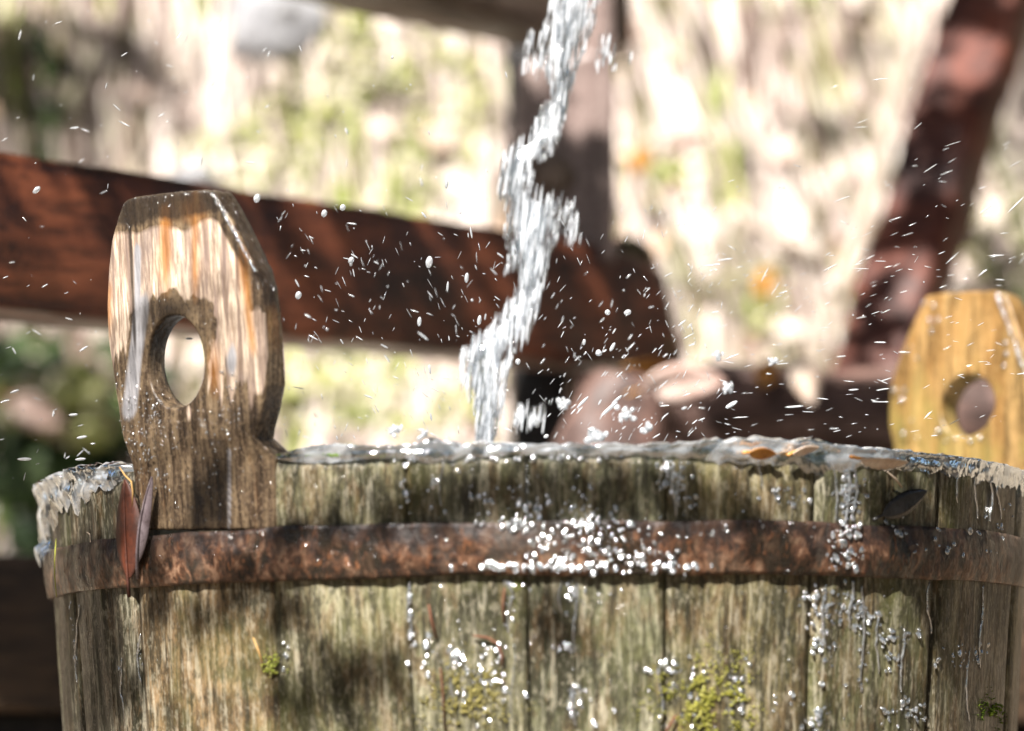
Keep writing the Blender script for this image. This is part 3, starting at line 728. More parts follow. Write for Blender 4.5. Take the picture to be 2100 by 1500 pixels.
thL = (EAR_T0 + EAR_T1) / 2
CL = Vector((RR * math.sin(thL), -RR * math.cos(thL), ZR)) + Vector((math.sin(thL), -math.cos(thL), 0)) * 0.0010
outL = [(258, 409), (272, 404), (320, 398), (370, 393), (410, 390), (430, 391), (440, 400), (452, 420), (470, 455), (495, 508), (515, 553), (525, 590), (532, 650), (537, 730), (540, 790), (534, 830), (524, 872), (515, 905),
        (516, 922), (545, 935), (547, 1000), (549, 1088), (268, 1088), (263, 1000), (260, 960), (252, 915), (240, 875), (230, 810), (222, 750), (214, 690), (212, 620), (217, 545), (224, 490), (236, 445), (250, 415)]
holeL = (357, 742, 59, 95)
def bell(x, c, w): return math.exp(-((x - c) / w) ** 2)
def masksL(V, UH, nf):
    dry = []; org = []; dark = []; grey = []
    for i, v in enumerate(V):
        x, y = to_px(v)
        ty = 409 - (x - 258) * 0.105
        rx = 430 + (y - 391) * 0.53 if y < 553 else (515 + (y - 553) * 0.16 if y < 700 else 538)
        dtop = y - ty; dr = rx - x
        hx = (x - 357) / 59; hy = (y - 742) / 95; dh = math.hypot(hx, hy)
        nz = 0.5 + 0.5 * fbm(x * 0.02, y * 0.006, 3)
        d = smooth(35 + 30 * nz, 70 + 30 * nz, dtop)
        d *= smooth(8, 26, dr) if y < 640 else 1
        # halo above / around hole
        halo = math.hypot((x - 350) / 92, (y - 715) / 130) - 0.30 * fbm(x * 0.022, y * 0.008, 9) - 0.12 * fbm(x * 0.07, y * 0.02, 2)
        d *= smooth(0.88, 1.08, halo)
        low = 715 + 85 * smooth(240, 560, x) + 150 * fbm(x * 0.045, y * 0.004, 6)
        d *= 1 - smooth(low - 40, low + 40, y) * 0.95
        strip = 1.0 * bell(x, 528, 12) * smooth(600, 660, y) * (1 - smooth(790, 830, y))
        d = max(d, strip)
        o_ = 0.9 * bell(x, 338 + 0.01 * (y - 400), 12) * smooth(410, 430, y) * (1 - smooth(540, 640, y))
        o_ = max(o_, 0.85 * bell(x, 400, 8) * (1 - smooth(560, 650, y)), 0.95 * bell(x, 390, 30) * bell(y, 430, 28), 0.9 * bell(x, 500 + (y - 560) * 0.12, 10) * smooth(500, 540, y) * (1 - smooth(700, 760, y)),
                 0.8 * bell(x, 218, 14) * smooth(560, 600, y) * (1 - smooth(650, 720, y)), 0.7 * bell(x, 440, 12) * bell(y, 760, 50))
        dk = 0.95 * bell(x, 267 + (y - 480) * 0.045, 3.6) * smooth(420, 460, y) * (1 - smooth(680, 760, y))
        dk = max(dk, 0.9 * (1 - smooth(22 + 30 * nz, 48 + 34 * nz, dtop)), (0.5 + 0.5 * nz) * bell(x, 345, 62) * bell(y, 640, 34) * 1.2, 0.7 * bell(x, 297, 13) * bell(y, 660, 70), (0.3 + 0.6 * nz) * bell(dr, 8, 11) * (1 - smooth(540, 600, y)))
        dk = max(dk, 0.35 + 0.3 * nz if y > 900 and 390 < x < 470 else 0)
        g_ = 0.85 * bell(x, 282 - (y - 700) * 0.12, 20) * smooth(560, 640, y) * (1 - smooth(830, 900, y))
        g_ = max(g_, 0.75 * bell(x, 282, 10) * smooth(470, 520, y) * (1 - smooth(640, 700, y)), 0.7 * bell(x, 475, 16) * bell(y, 740, 50), 0.6 * bell(x, 470, 8) * smooth(900, 930, y))
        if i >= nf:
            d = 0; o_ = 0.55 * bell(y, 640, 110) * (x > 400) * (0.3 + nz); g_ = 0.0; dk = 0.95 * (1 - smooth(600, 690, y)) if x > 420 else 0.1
            if x < 430 and y > 640: dk = 0.75 * (1 - smooth(690, 790, y)); g_ = 0  # side face and upper hole wall: shade painted into the dark mask
        dry.append(d); org.append(o_); dark.append(dk); grey.append(g_)
    return dict(dry=dry, orange=org, dark=dark, grey=grey)
ear('handle_stave', thL, thL, CL, outL, holeL, None, M['ear'], 0.0118, masksL, bulge=0.4, N=300, K=70, label='left handle stave of pale and orange stained wood with oval hole')
# lower run of the left handle stave (below the hoop)
stave(EAR_T0, EAR_T1, (1.35, 1.0, 0.72), seed=21, ztop=HZ1 - 0.001, name='stave')
outR = [(1884, 614), (1895, 604), (1925, 600), (1990, 598), (2040, 598), (2052, 604), (2066, 632), (2085, 690), (2102, 750), (2116, 820), (2120, 930), (2118, 1040), (1824, 1040), (1820, 930), (1816, 850), (1818, 790), (1830, 742), (1846, 700), (1866, 655)]
yawR = rad(180 - 47)
CR = P(1972, 900, 1.625)
ear('handle_stave', th_far, yawR, CR, outR, (1980, 832, 54, 63), None, M['ear_back'], 0.016, None, bulge=0.5, N=140, K=24, label='right handle stave of wet yellow wood with round hole')

# ------------------------------------------------------------------ water
def pool():
    V = [(0, 0, ZR + 0.001)]; F = []; nr, na = 30, 120
    for i in range(1, nr + 1):
        r = (RR - TH - 0.001) * i / nr
        for k in range(na):
            a = 2 * math.pi * k / na; x = r * math.sin(a); y = -r * math.cos(a)
            V.append((x, y, ZR + 0.001 + 0.004 * fbm(x * 22, y * 22, 1) + 0.002 * fbm(x * 60, y * 60, 4)))
    for k in range(na): F.append([0, 1 + k, 1 + (k + 1) % na])
    for i in range(nr - 1):
        for k in range(na):
            a = 1 + i * na + k; b = 1 + i * na + (k + 1) % na; F.append([a, a + na, b + na, b])
    tag(obj('water', V, F, M['pool']), 'churning water filling the wooden tub to the brim', kind='structure')
pool()
KX = [-3.2, th_of(95, 1100), th_of(135), th_of(180), th_of(240), th_of(262), th_of(547), th_of(575), th_of(700), th_of(860), th_of(1000), th_of(1150), th_of(1320), th_of(1450), th_of(1600), th_of(1720), th_of(1850), th_of(1960), th_of(2060), th_of(2095, 1100), 2.0, 3.2]
KA = [3, 2.5, 4.2, 4.6, 4.2, 2, 2, 3.5, 4.5, 4.5, 3.5, 2.5, 2.5, 4.5, 6, 5, 3.5, 3, 2.5, 2, 3, 3]            # rise over the rim, mm
KB = [3, 6, 3.6, 2.6, 1.8, -6, -6, 0.4, 0.7, 0.7, 0.5, 0.5, 0.7, 1.0, 1.2, 1.2, 1.0, 0.9, 0.8, 0.8, 3, 3]        # outward bulge, mm
KD = [10, 30, 13, 9, 6, 1, 1, 1.5, 2, 3, 2, 2, 3, 4, 5, 8, 5, 6, 8, 9, 12, 12]                 # drape, mm
def lip():
    V = []; F = []; n_ = 1100; m = 26
    for i in range(n_):
        th = -math.pi + 2 * math.pi * i / n_
        a = np.interp(th, KX, KA) / 1000; b = np.interp(th, KX, KB) / 1000; d = np.interp(th, KX, KD) / 1000
        w1 = fbm(th * 9, 3, 0); w2 = fbm(th * 34, 7, 0)
        a *= 1 + 0.45 * w1 + 0.3 * w2; d *= max(0.4, 1 + 0.6 * w1 + 0.35 * w2)
        for j in range(m):
            s = j / (m - 1)
            if s < 0.5:      # over the top
                q = s / 0.5; r = (RR - TH - 0.003) + (TH + 0.002 + b) * q; z = ZR - 0.001 + (a + 0.001) * math.sin(math.pi * (0.12 + 0.88 * q) * 0.62)
                if q > 0.8: z -= (q - 0.8) * a * 0.8
                zl = z
            else:            # down the outside
                q = (s - 0.5) / 0.5; z = zl - (a + d) * q ** 1.1; rs = rad_at(z) + 0.0004
                hz = HZ1 + 0.002
                if z < hz and z > HZ0: rs += 0.005
                r = rs + max(b, -0.008) * (1 - q ** 3) * (0.75 + 0.25 * math.cos(q * 9))
                if b < 0: r = rs + b
            amp = 0.0016 if b > 0.0015 else 0.0006
            dis = amp * 1.1 * fbm(th * 30 + s * 2, s * 4, 5) + amp * 0.45 * fbm(th * 80, s * 9, 9)
            V.append(((r + dis) * math.sin(th), -(r + dis) * math.cos(th), z + dis * (1.0 if s < 0.6 else 0.3)))
    for i in range(n_):
        i2 = (i + 1) % n_
        for j in range(m - 1): F.append([i * m + j, i2 * m + j, i2 * m + j + 1, i * m + j + 1])
    return V, F
V, F = lip()
tag(obj('overflowing_water', V, F, M['lip'], loc=(0, 0, ZR)), 'clear rippled water rolling over the rim all round the tub', 'overflowing water')

# falling stream: spine with widths taken along its height, made of many long strands
SD = 1.47
ST = [(-260, 1150, 1262), (-120, 1140, 1250), (0, 1128, 1232), (60, 1112, 1216), (100, 1100, 1200), (140, 1118, 1184), (200, 1138, 1166), (240, 1100, 1162), (285, 1086, 1146), (312, 1040, 1128), (345, 1024, 1092), (400, 1022, 1096),
      (425, 1040, 1150), (470, 1034, 1150), (510, 1040, 1130), (550, 1064, 1124), (590, 1070, 1112), (635, 1036, 1104), (690, 990, 1084), (715, 948, 1060), (760, 944, 1042), (800, 948, 1036), (835, 976, 1034), (880, 976, 1018), (930, 974, 1012)]
sy = [s[0] for s in ST]; sl = [s[1] for s in ST]; sr = [s[2] for s in ST]
def strand(mb, px, py, L, w, depth, lean=-0.13, rough=0.03, fl=0.6):
    c = P(px, py, depth); s = depth / FPX
    dirv = Vector((lean, 0.05 * random.uniform(-1, 1), -1)).normalized()
    sidev = dirv.cross(Vector((0, 1, 0))).normalized(); dep = dirv.cross(sidev)
    mb.ell(c, [sidev * w * 0.5 * s, dep * w * fl * s, dirv * L * 0.5 * s], None, ICO2, rough)
mb = MB()
# core sheet
Vc = []; Fc = []; m = 14; rows = 130
for i in range(rows):
    y = -260 + 1195 * i / (rows - 1); l = np.interp(y, sy, sl); r = np.interp(y, sy, sr)
    c_ = (l + r) / 2; h_ = (r - l) / 2 * (0.52 + 0.12 * fbm(y * 0.02, 1, 1)); dpt = SD + 0.004 * fbm(y * 0.01, 5, 5)
    for k in range(m):
        a = 2 * math.pi * k / m
        rr = 1 + 0.22 * fbm(math.cos(a) * 2.2, math.sin(a) * 2.2, y * 0.011)
        p = P(c_ + h_ * math.cos(a) * rr, y, dpt); p.y += h_ * 0.35 * SD / FPX * math.sin(a) * rr; Vc.append(p)
for i in range(rows - 1):
    for k in range(m): Fc.append([i * m + k, i * m + (k + 1) % m, (i + 1) * m + (k + 1) % m, (i + 1) * m + k])
Fc.append(list(range(m))); Fc.append([(rows - 1) * m + k for k in range(m)][::-1])
mb.add(Vc, Fc)
for k in range(1700):
    y = random.uniform(-240, 905); l = np.interp(y, sy, sl); r = np.interp(y, sy, sr)
    t = random.betavariate(0.8, 0.8); L = random.uniform(16, 90) * (1 if 0.15 < t < 0.85 else 0.6)
    strand(mb, l + (r - l) * t, y, L, random.uniform(1.2, 4.2), SD + random.uniform(-0.012, 0.012))
# side lobes
for (x0, x1, y0, y1, n_) in [(1070, 1112, 70, 150, 34), (1222, 1264, 72, 148, 26), (1292, 1302, 108, 128, 3), (1110, 1192, 412, 498, 70), (1024, 1064, 310, 400, 34), (1036, 1076, 500, 556, 24), (944, 984, 716, 790, 34), (1052, 1118, 838, 872, 60)]:
    for _ in range(n_):
        x = random.uniform(x0, x1); y = random.uniform(y0, y1)
        strand(mb, x, y, random.uniform(14, 46), random.uniform(1.3, 4), SD + random.uniform(-0.008, 0.008))
tag(mb.build('water_stream', M['stream'], loc=P(995, 905, SD), usecol=False), 'bright ragged stream of water falling into the tub', 'water stream')

# splash blobs at the foot of the stream and along the far water surface
def splash(px, py, r, n_, name_label, sp=1.0):
    mb = MB(); c = P(px, py, 1.44)
    for _ in range(n_):
        q = Vector((random.gauss(0, 1), random.gauss(0, 0.5), random.gauss(0, 0.8))) * r * 0.42
        s = r * random.uniform(0.12, 0.38)
        ax = Matrix.Rotation(random.uniform(0, 3), 3, 'Y')
        mb.ell(c + q, [ax @ Vector((s, 0, 0)), Vector((0, s * 0.8, 0)), ax @ Vector((0, 0, s * random.uniform(0.6, 1.8)))], None, ICO2, 0.12)
    tag(mb.build('splash', M['drop'], loc=c, usecol=False), name_label, 'splash')
splash(1155, 828, 0.0042, 9, 'single fat blob of water thrown up right of the stream foot')
splash(1282, 852, 0.0042, 14, 'ragged splash blob over the log, first above the rim to the right of the stream')
splash(1225, 893, 0.0056, 22, 'low wide splash touching the rim right of the stream')
splash(1325, 882, 0.0040, 12, 'small splash just above the rim, under the pale pink leaf')
splash(1492, 793, 0.0046, 12, 'silvery splash cluster over the dark log')
splash(1580, 742, 0.0035, 8, 'small flat splash over the top of the dark log')
splash(1475, 730, 0.0040, 10, 'silvery splash over the left top of the dark log')
splash(810, 885, 0.0040, 14, 'white splash bead cluster on the rim between left handle and stream')
splash(875, 893, 0.0035, 10, 'small splash on the rim just left of the stream foot')

# flying drops
variants = []
for i in range(6):
    V, F = ICO2; V2 = [Vector(v) * (1 + 0.10 * fbm(v[0] * 2 + i * 7, v[1] * 2, v[2] * 2)) for v in V]
    variants.append(mesh('water_drop', V2, F, M['drop']))
drops = []
def reg(n_, xr, yr, ang, L, w, dep, key, bias=None):
    for _ in range(n_):
        for _t in range(40):
            x = random.uniform(*xr); y = random.uniform(*yr)
            if 215 < x < 580 and 390 < y < 930 and random.random() < 0.85: continue
            if bias and random.random() > bias(x, y): continue
            break
        a = random.gauss(ang(x, y), 14); sz = 0.45 + 0.9 * random.random() ** 2.2; l = random.uniform(*L) * (sz + 0.3); ww = random.uniform(*w) * sz * 0.88
        if random.random() < 0.16: l = ww * random.uniform(1.0, 1.5); ww *= 1.25
        drops.append((x, y, rad(a), max(l, ww), ww, random.uniform(*dep), key))
A_left = 'left'; A_mid = 'mid'; A_right = 'right'; A_far = 'far'
# angles: 0 = level, positive = rising to the right
reg(170, (575, 1045), (360, 900), lambda x, y: -68 + random.choice((0, 130)) * 0.35, (6, 20), (2.2, 4.6), (1.30, 1.44), A_mid, lambda x, y: 0.25 + 0.75 * smooth(400, 620, y) * (0.5 + 0.5 * smooth(560, 900, x)))
reg(30, (600, 1040), (60, 400), lambda x, y: -80, (6, 18), (2.6, 5.5), (1.30, 1.46), A_mid)
reg(150, (1110, 1440), (540, 900), lambda x, y: 55 - 30 * smooth(1200, 1450, x), (6, 20), (2.2, 4.4), (1.30, 1.44), A_right, lambda x, y: 0.4 + 0.6 * smooth(560, 720, y))
reg(130, (1430, 1830), (520, 890), lambda x, y: 24 - 22 * smooth(600, 820, y), (8, 26), (1.8, 3.4), (1.30, 1.41), A_far)
reg(46, (1690, 2110), (150, 560), lambda x, y: 27, (10, 38), (1.7, 3.0), (1.31, 1.40), A_far, lambda x, y: 0.35 + 0.65 * smooth(250, 500, y))
reg(40, (1830, 2110), (520, 900), lambda x, y: 8, (8, 22), (1.7, 3.0), (1.31, 1.40), A_far)
reg(130, (0, 575), (20, 1000), lambda x, y: random.choice((25, 20, 75, -30)), (5, 18), (1.9, 3.8), (1.32, 1.42), A_left)
# a few big ones read from the photograph
for (x, y, a, l, w_) in [(880, 538, 80, 26, 15), (527, 407, 70, 20, 14), (665, 438, 70, 16, 12), (75, 390, 45, 20, 11), (703, 426, 60, 14, 12), (957, 570, 85, 22, 9), (918, 588, 85, 22, 5), (916, 378, 85, 20, 8), (720, 534, 60, 16, 12), (612, 606, 70, 17, 13), 
                        (165, 942, 5, 22, 6), (50, 1022 - 80, 0, 30, 7), (168, 897, 10, 22, 6), (150, 851, 5, 20, 6), (983, 657, 80, 22, 9), (388, 695, 0, 16, 5), (30, 803, 20, 20, 5), (1287, 641, 20, 16, 12), (1246, 641, 10, 12, 12), (1227, 723, 60, 13, 11),
                        (1256, 712, 60, 22, 8), (1228, 725, 20, 14, 12), (1062, 742, 80, 13, 11), (1198, 702, 80, 13, 7), (860, 660, 85, 20, 9), (720, 540, 80, 14, 7), (1120, 955 - 60, 30, 12, 8), (1500, 830, 30, 30, 9), (1195, 825, 45, 34, 6), (1250, 838, 40, 44, 8), (1265, 820, 40, 30, 6)]:
    drops.append((x, y, rad(a), l, w_, 1.36, 'left' if x < 560 else 'mid' if x < 1060 else 'right'))
drops.sort(key=lambda d: -d[3] * d[4])
LBL = {'left': ('tiny flying water drop at the left, around the left handle stave', 'flying drops left of and around the left handle'),
       'mid': ('small flying water drop in front of the long rail between left handle and stream', 'flying drops between the left handle and the stream'),
       'right': ('small flying water drop just right of the falling stream, above the rim', 'flying drops just right of the stream'),
       'far': ('small bright drop or streak of flying water at the right, before log and leaning post', 'flying drops at the right before log and leaning post')}
BIG = [(880, 538, 'largest oval water drop, flying before the middle of the long rail'), (527, 407, 'fat water drop beside the top right corner of the left handle'), (75, 390, 'lone fat water drop before the long rail at the far left'),
       (703, 426, 'round water drop at the upper edge of the long rail, right one of a pair'), (665, 438, 'round water drop at the upper edge of the long rail, left one of a pair'), (720, 534, 'fat round water drop left of the largest oval drop'), (612, 606, 'fat water drop just right of the left handle before the long rail')]
spray = MB()
def drop_axes(d):
    x, y, a, l, w_, dep, key = d; s = dep / FPX
    dv = (CM @ Vector((math.cos(a), math.sin(a), 0))).normalized(); ov = (CM @ Vector((-math.sin(a), math.cos(a), 0))).normalized(); bv = dv.cross(ov)
    return P(x, y, dep), dv * l * 0.5 * s, ov * w_ * 0.5 * s, bv * w_ * 0.5 * s
for i, d in enumerate(drops):
    c, a1, a2, a3 = drop_axes(d)
    if i < 290:
        o = bpy.data.objects.new('water_drop', variants[i % 6])
        Mx = Matrix((a1, a2, a3)).transposed().to_4x4(); Mx.translation = c; o.matrix_world = Mx; link(o)
        lb = LBL[d[6]][0]
        for (bx_, by_, t_) in BIG:
            if abs(d[0] - bx_) < 1 and abs(d[1] - by_) < 1: lb = t_
        tag(o, lb, 'water drop', LBL[d[6]][1])
    else: spray.ell(c, [a1, a2, a3], None, ICO1)
# hair-thin trails of fine spray
for _ in range(420):
    x = random.choice((random.uniform(560, 1060), random.uniform(1080, 1480), random.uniform(1400, 2080))); y = random.uniform(420, 900) if x < 1480 else random.uniform(300, 900)
    a = rad(-66 + random.gauss(0, 8)) if x < 1060 else rad(60 + random.gauss(0, 10)) if x < 1480 else rad(18 + random.gauss(0, 9))
    if random.random() < 0.35: a = -a
    c, a1, a2, a3 = drop_axes((x, y, a, random.uniform(6, 26), random.uniform(0.9, 1.9), random.uniform(1.31, 1.42), ''))
    spray.ell(c, [a1, a2, a3], None, ICO1)
tag(spray.build('spray', M['drop'], usecol=False), 'fine spray of the smallest water drops around the falling stream', 'spray', kind='stuff')

# beads and running water on the tub
beads = MB()
def bead(px, py, r, onhoop=None, el=1.0, flat=0.30):
    p, nn = on_tub(px, py)
    if HZ0 - 0.0005 < p.z < HZ1 + 0.0005: p, nn = on_tub(px, py, 0.0036)
    s = 1.26 / FPX * r
    t = Vector((0, 0, 1)).cross(nn).normalized(); u = nn.cross(t)
    a = random.uniform(-0.5, 0.5); nn = (nn * 0.75 + u * 0.16 + Vector((-0.12, -0.30, 0.05)) + t * random.gauss(0, 0.14) + u * random.gauss(0.05, 0.18)).normalized(); t2 = (t * math.cos(a) + u * math.sin(a)); t2 = (t2 - nn * t2.dot(nn)).normalized(); u2 = nn.cross(t2)
    beads.ell(p + nn * s * flat * 0.3, [t2 * s, u2 * s * el, nn * s * flat], None, ICO2, 0.07)
def cluster(cx, cy, sx, sy_, n_, r=(2.4, 6.8), el=(0.8, 1.9), uniform=False):
    for _ in range(n_):
        x = random.gauss(cx, sx); y = random.gauss(cy, sy_)
        if uniform: x = random.uniform(cx - sx, cx + sx); y = random.uniform(cy - sy_, cy + sy_)
        if y < 935 or x > 2085 or x < 110: continue
        if x < 560 and y < 1090: continue
        bead(x, y, random.uniform(*r) * random.choice((0.6, 0.8, 1.0)), el=random.uniform(*el))
for a in [(1180, 1115, 55, 26, 120), (1130, 1163, 70, 5, 60), (1060, 1165, 60, 4, 26), (1290, 1135, 60, 22, 46), (1230, 1070, 60, 16, 40), (1060, 1075, 30, 10, 26), (1360, 1160, 40, 8, 30), (1040, 1040, 60, 30, 30), (1120, 1030, 70, 26, 30), (1380, 975, 18, 22, 44), (1405, 1015, 8, 25, 16),
          (1582, 1012, 14, 10, 26), (1640, 1020, 20, 8, 10), (1735, 1000, 16, 36, 70), (1745, 1075, 16, 30, 60), (1740, 1140, 20, 20, 30), (1700, 1235, 22, 22, 80), (1760, 1260, 30, 18, 50), (1840, 1305, 22, 9, 30), (1690, 1330, 16, 20, 30), (1825, 1350, 10, 12, 12), (1960, 1350, 26, 14, 22), (2012, 1340, 8, 12, 14),
          (1850, 1060, 20, 22, 20), (1930, 1110, 40, 18, 16), (1755, 1400, 10, 26, 14), (1680, 1470, 10, 20, 30), (1850, 1465, 30, 16, 36), (1420, 1390, 40, 26, 34), (1500, 1420, 36, 22, 34), (1370, 1370, 20, 10, 16), (1400, 1480, 24, 14, 16), (915, 1350, 40, 16, 44), (990, 1390, 26, 14, 24), (1000, 1430, 36, 30, 22), (880, 1325, 20, 10, 12),
          (1175, 1225, 14, 18, 12), (1180, 1430, 9, 22, 20), (840, 1260, 2.5, 44, 20), (1045, 1200, 6, 10, 8), (1040, 1250, 10, 20, 10), (1150, 1330, 12, 6, 10), (1020, 1330, 20, 8, 12), (830, 1000, 4, 30, 10), (890, 1010, 8, 20, 8), (2030, 1075, 26, 30, 20), (585, 1345, 3, 20, 5), (1600, 1450, 60, 40, 12), (1240, 1450, 30, 40, 8)]:
    cluster(*a)
for _ in range(46):  # line of beads hanging just under the rim
    bead(random.uniform(800, 1290), 937 + random.uniform(-4, 9), random.uniform(2.6, 5.6), el=random.uniform(0.6, 1.2))
cluster(1250, 1050, 420, 60, 60, (1.2, 3.2), uniform=True); cluster(1350, 1340, 500, 140, 110, (1.0, 3.0), uniform=True); cluster(1500, 980, 420, 40, 40, (1.0, 2.8), uniform=True)
# thin trickles running down the staves
for (x0, ya, yb, w_) in [(840, 1195, 1310, 2.2), (1045, 1195, 1300, 2.6), (1052, 1320, 1480, 2.0), (1150, 1190, 1260, 3.0), (1180, 1195, 1340, 3.4), (1176, 1400, 1490, 3.6), (1382, 950, 1060, 3.4), (1392, 945, 1040, 2.4), (1690, 1195, 1330, 3.6), (1712, 940, 1070, 3.4), (1738, 938, 1075, 4.2), (1752, 940, 1070, 3.0), (1745, 1190, 1290, 4.0),
                      (1768, 1200, 1400, 3.0), (1800, 1260, 1380, 2.6), (1850, 1290, 1420, 2.8), (1905, 1195, 1300, 2.6), (1965, 945, 1060, 3.2), (2000, 940, 1065, 3.6), (2030, 950, 1070, 3.4), (2048, 950, 1065, 2.8), (2012, 1200, 1370, 3.0), (1985, 1330, 1480, 2.6), (252, 1350, 1500, 2.6), (286, 1300, 1400, 2.0), (158, 1240, 1400, 1.8), (1355, 1380, 1480, 2.4), (925, 1370, 1470, 2.2), (1560, 945, 1030, 2.2), (905, 945, 1040, 2.0)]:
    q = []; rr_ = []; ph = random.uniform(0, 6); m_ = int((yb - ya) / 7) + 3
    for i in range(m_):
        t_ = i / (m_ - 1); y_ = ya + (yb - ya) * t_; x_ = x0 + 4 * math.sin(ph + t_ * 5) + 3 * fbm(y_ * 0.03, x0, 1)
        p_, n_ = on_tub(x_, y_); q.append(p_ + n_ * 0.0001); rr_.append(w_ * 1.26 / FPX * (0.55 + 0.6 * abs(fbm(y_ * 0.05, x0, 7)) + 0.45 * math.sin(math.pi * t_)))
    beads.tube(q, rr_, 8)
# run at the left lower stave
for (x0, y0, x1, y1, n_) in [(245, 1358, 262, 1500, 26), (284, 1318, 292, 1385, 8), (143, 1235, 158, 1360, 16)]:
    for i in range(n_):
        t = random.random(); bead(x0 + (x1 - x0) * t + random.gauss(0, 2), y0 + (y1 - y0) * t, random.uniform(0.9, 3.0), el=random.uniform(1.2, 2.6))
tag(beads.build('water_beads', M['bead'], usecol=False), 'bright beads and runs of water on the front of the tub', 'water beads', kind='stuff')
# beads on the ear face
eb = MB()
nrmL = Vector((math.sin(thL), -math.cos(thL), 0)); upL = (Vector((0, 0, 1)) + nrmL * TAPER).normalized(); tanL = Vector((math.cos(thL), math.sin(thL), 0)); fnL = tanL.cross(upL).normalized(); fnL = fnL if fnL.dot(nrmL) > 0 else -fnL
def on_ear(px, py, lift=0.0):
    d = ray(px, py); t = (CL - CAM).dot(fnL) / d.dot(fnL); p = CAM + d * t; u = (p - CL).dot(tanL)
    return p + fnL * (lift - 0.4 * u * u / (2 * RR))
def ebead(px, py, r):
    s = 1.3 / FPX * r; eb.ell(on_ear(px, py, s * 0.3), [tanL * s, upL * s * random.uniform(0.8, 1.5), fnL * s * 0.6], None, ICO2, 0.05)
for (cx, cy, sx, sy_, n_) in [(470, 840, 16, 40, 40), (480, 800, 16, 20, 14), (300, 860, 40, 40, 60), (280, 900, 40, 30, 60), (318, 830, 6, 22, 20), (340, 410, 16, 4, 10), (400, 398, 22, 4, 24), (425, 1000, 20, 40, 10), (310, 960, 20, 30, 30), (455, 900, 30, 60, 20), (322, 985, 8, 14, 10), (250, 830, 12, 50, 30)]:
    for _ in range(n_):
        x = random.gauss(cx, sx); y = random.gauss(cy, sy_)
        if not in_poly(x, y, outL) or math.hypot((x - 357) / 66, (y - 742) / 102) < 1: continue
        ebead(x, y, random.choice((0.9, 1.2, 1.6, 2.4)))
for i in range(64):
    t = i / 63; x = 433 + (517 - 433) * t ** 0.95; y = 400 + (556 - 400) * t; ebead(x + random.gauss(0, 0.8), y + random.gauss(0, 1), random.uniform(1.4, 3.2))
tag(eb.build('water_beads', M['bead'], usecol=False), 'fine water beads clinging to the left handle stave', 'water beads', kind='stuff')
# beads on right ear
rb = MB()
upR = (Vector((0, 0, 1)) + Vector((math.sin(th_far), -math.cos(th_far), 0)) * TAPER).normalized(); tanR = Vector((math.cos(yawR), math.sin(yawR), 0)); fnR = tanR.cross(upR).normalized(); fnR = fnR if fnR.dot(CAM - CR) > 0 else -fnR
def rbead(px, py, r):
    d = ray(px, py); t = (CR - CAM).dot(fnR) / d.dot(fnR); p = CAM + d * t; s = 1.62 / FPX * r
    rb.ell(p + fnR * s * 0.3, [tanR * s, upR * s, fnR * s * 0.6], None, ICO2, 0.05)
for (x, y) in [(1895, 622), (1915, 628), (1905, 655), (1925, 655), (1910, 680), (1868, 712), (1862, 722), (1855, 800), (1870, 862), (1853, 890), (1880, 896), (1925, 885), (2063, 703), (2065, 725), (2060, 750), (1990, 905), (1960, 900), (1940, 905), (2010, 898), (1835, 800), (1850, 820), (1880, 735)]: rbead(x, y, random.uniform(3, 5.5))
for i in range(26): t = i / 25; rbead(2046 + 60 * t + random.gauss(0, 1), 606 + 165 * t, random.uniform(2.5, 5))
tag(rb.build('water_beads', M['bead'], usecol=False), 'round water beads on the yellow right handle stave', 'water beads', kind='stuff')

# ------------------------------------------------------------------ leaves, needles and moss on the tub
def face_frame(px, py, off=0.0):
    p, nn = on_tub(px, py, off); t = Vector((0, 0, 1)).cross(nn).normalized(); u = nn.cross(t); return p, nn, t, u
p = on_ear(268, 1085, 0.0045)
put_leaf('leaf', 'long red brown leaf stuck upright on the hoop under the left handle', p, tanL * 1.0 + fnL * 0.1, Vector((-0.04, 0, 1)), 0.046, 0.019, 'red', curl=0.05, fold=0.10, nseg=16)
p = on_ear(308, 1065, 0.0065)
put_leaf('leaf', 'narrow folded grey violet leaf beside the red brown leaf', p, tanL, (tanL * 0.24 + Vector((0, 0, 1))), 0.040, 0.0058, 'violet', curl=0.25, fold=0.5, nseg=16)
p, nn, t, u = face_frame(1815, 947, 0.006)
put_leaf('leaf', 'pale cream leaf draped over the right part of the rim', p, nn * 0.7 + u * 0.6, t, 0.030, 0.008, 'cream', curl=-0.1, serr=0.15, nseg=14)
p, nn, t, u = face_frame(1562, 928, 0.004)
put_leaf('leaf', 'orange leaf in the water on the rim right of the stream', p, nn * 0.5 + u * 0.8, t, 0.014, 0.006, 'orange')
p, nn, t, u = face_frame(1650, 922, 0.004)
put_leaf('leaf', 'small orange tipped leaf between orange and cream leaves on the rim', p, nn * 0.5 + u * 0.8, t + u * 0.25, 0.014, 0.0045, 'cream')
p, nn, t, u = face_frame(1855, 1032, 0.0022)
put_leaf('leaf', 'flat dark grey leaf shape on the tub below the rim at the right', p, u - t * 0.3, t + u * 0.42, 0.032, 0.0105, 'dark', curl=0.0, fold=0.02)  # dark grey leaf-shaped piece lying flat on the stave
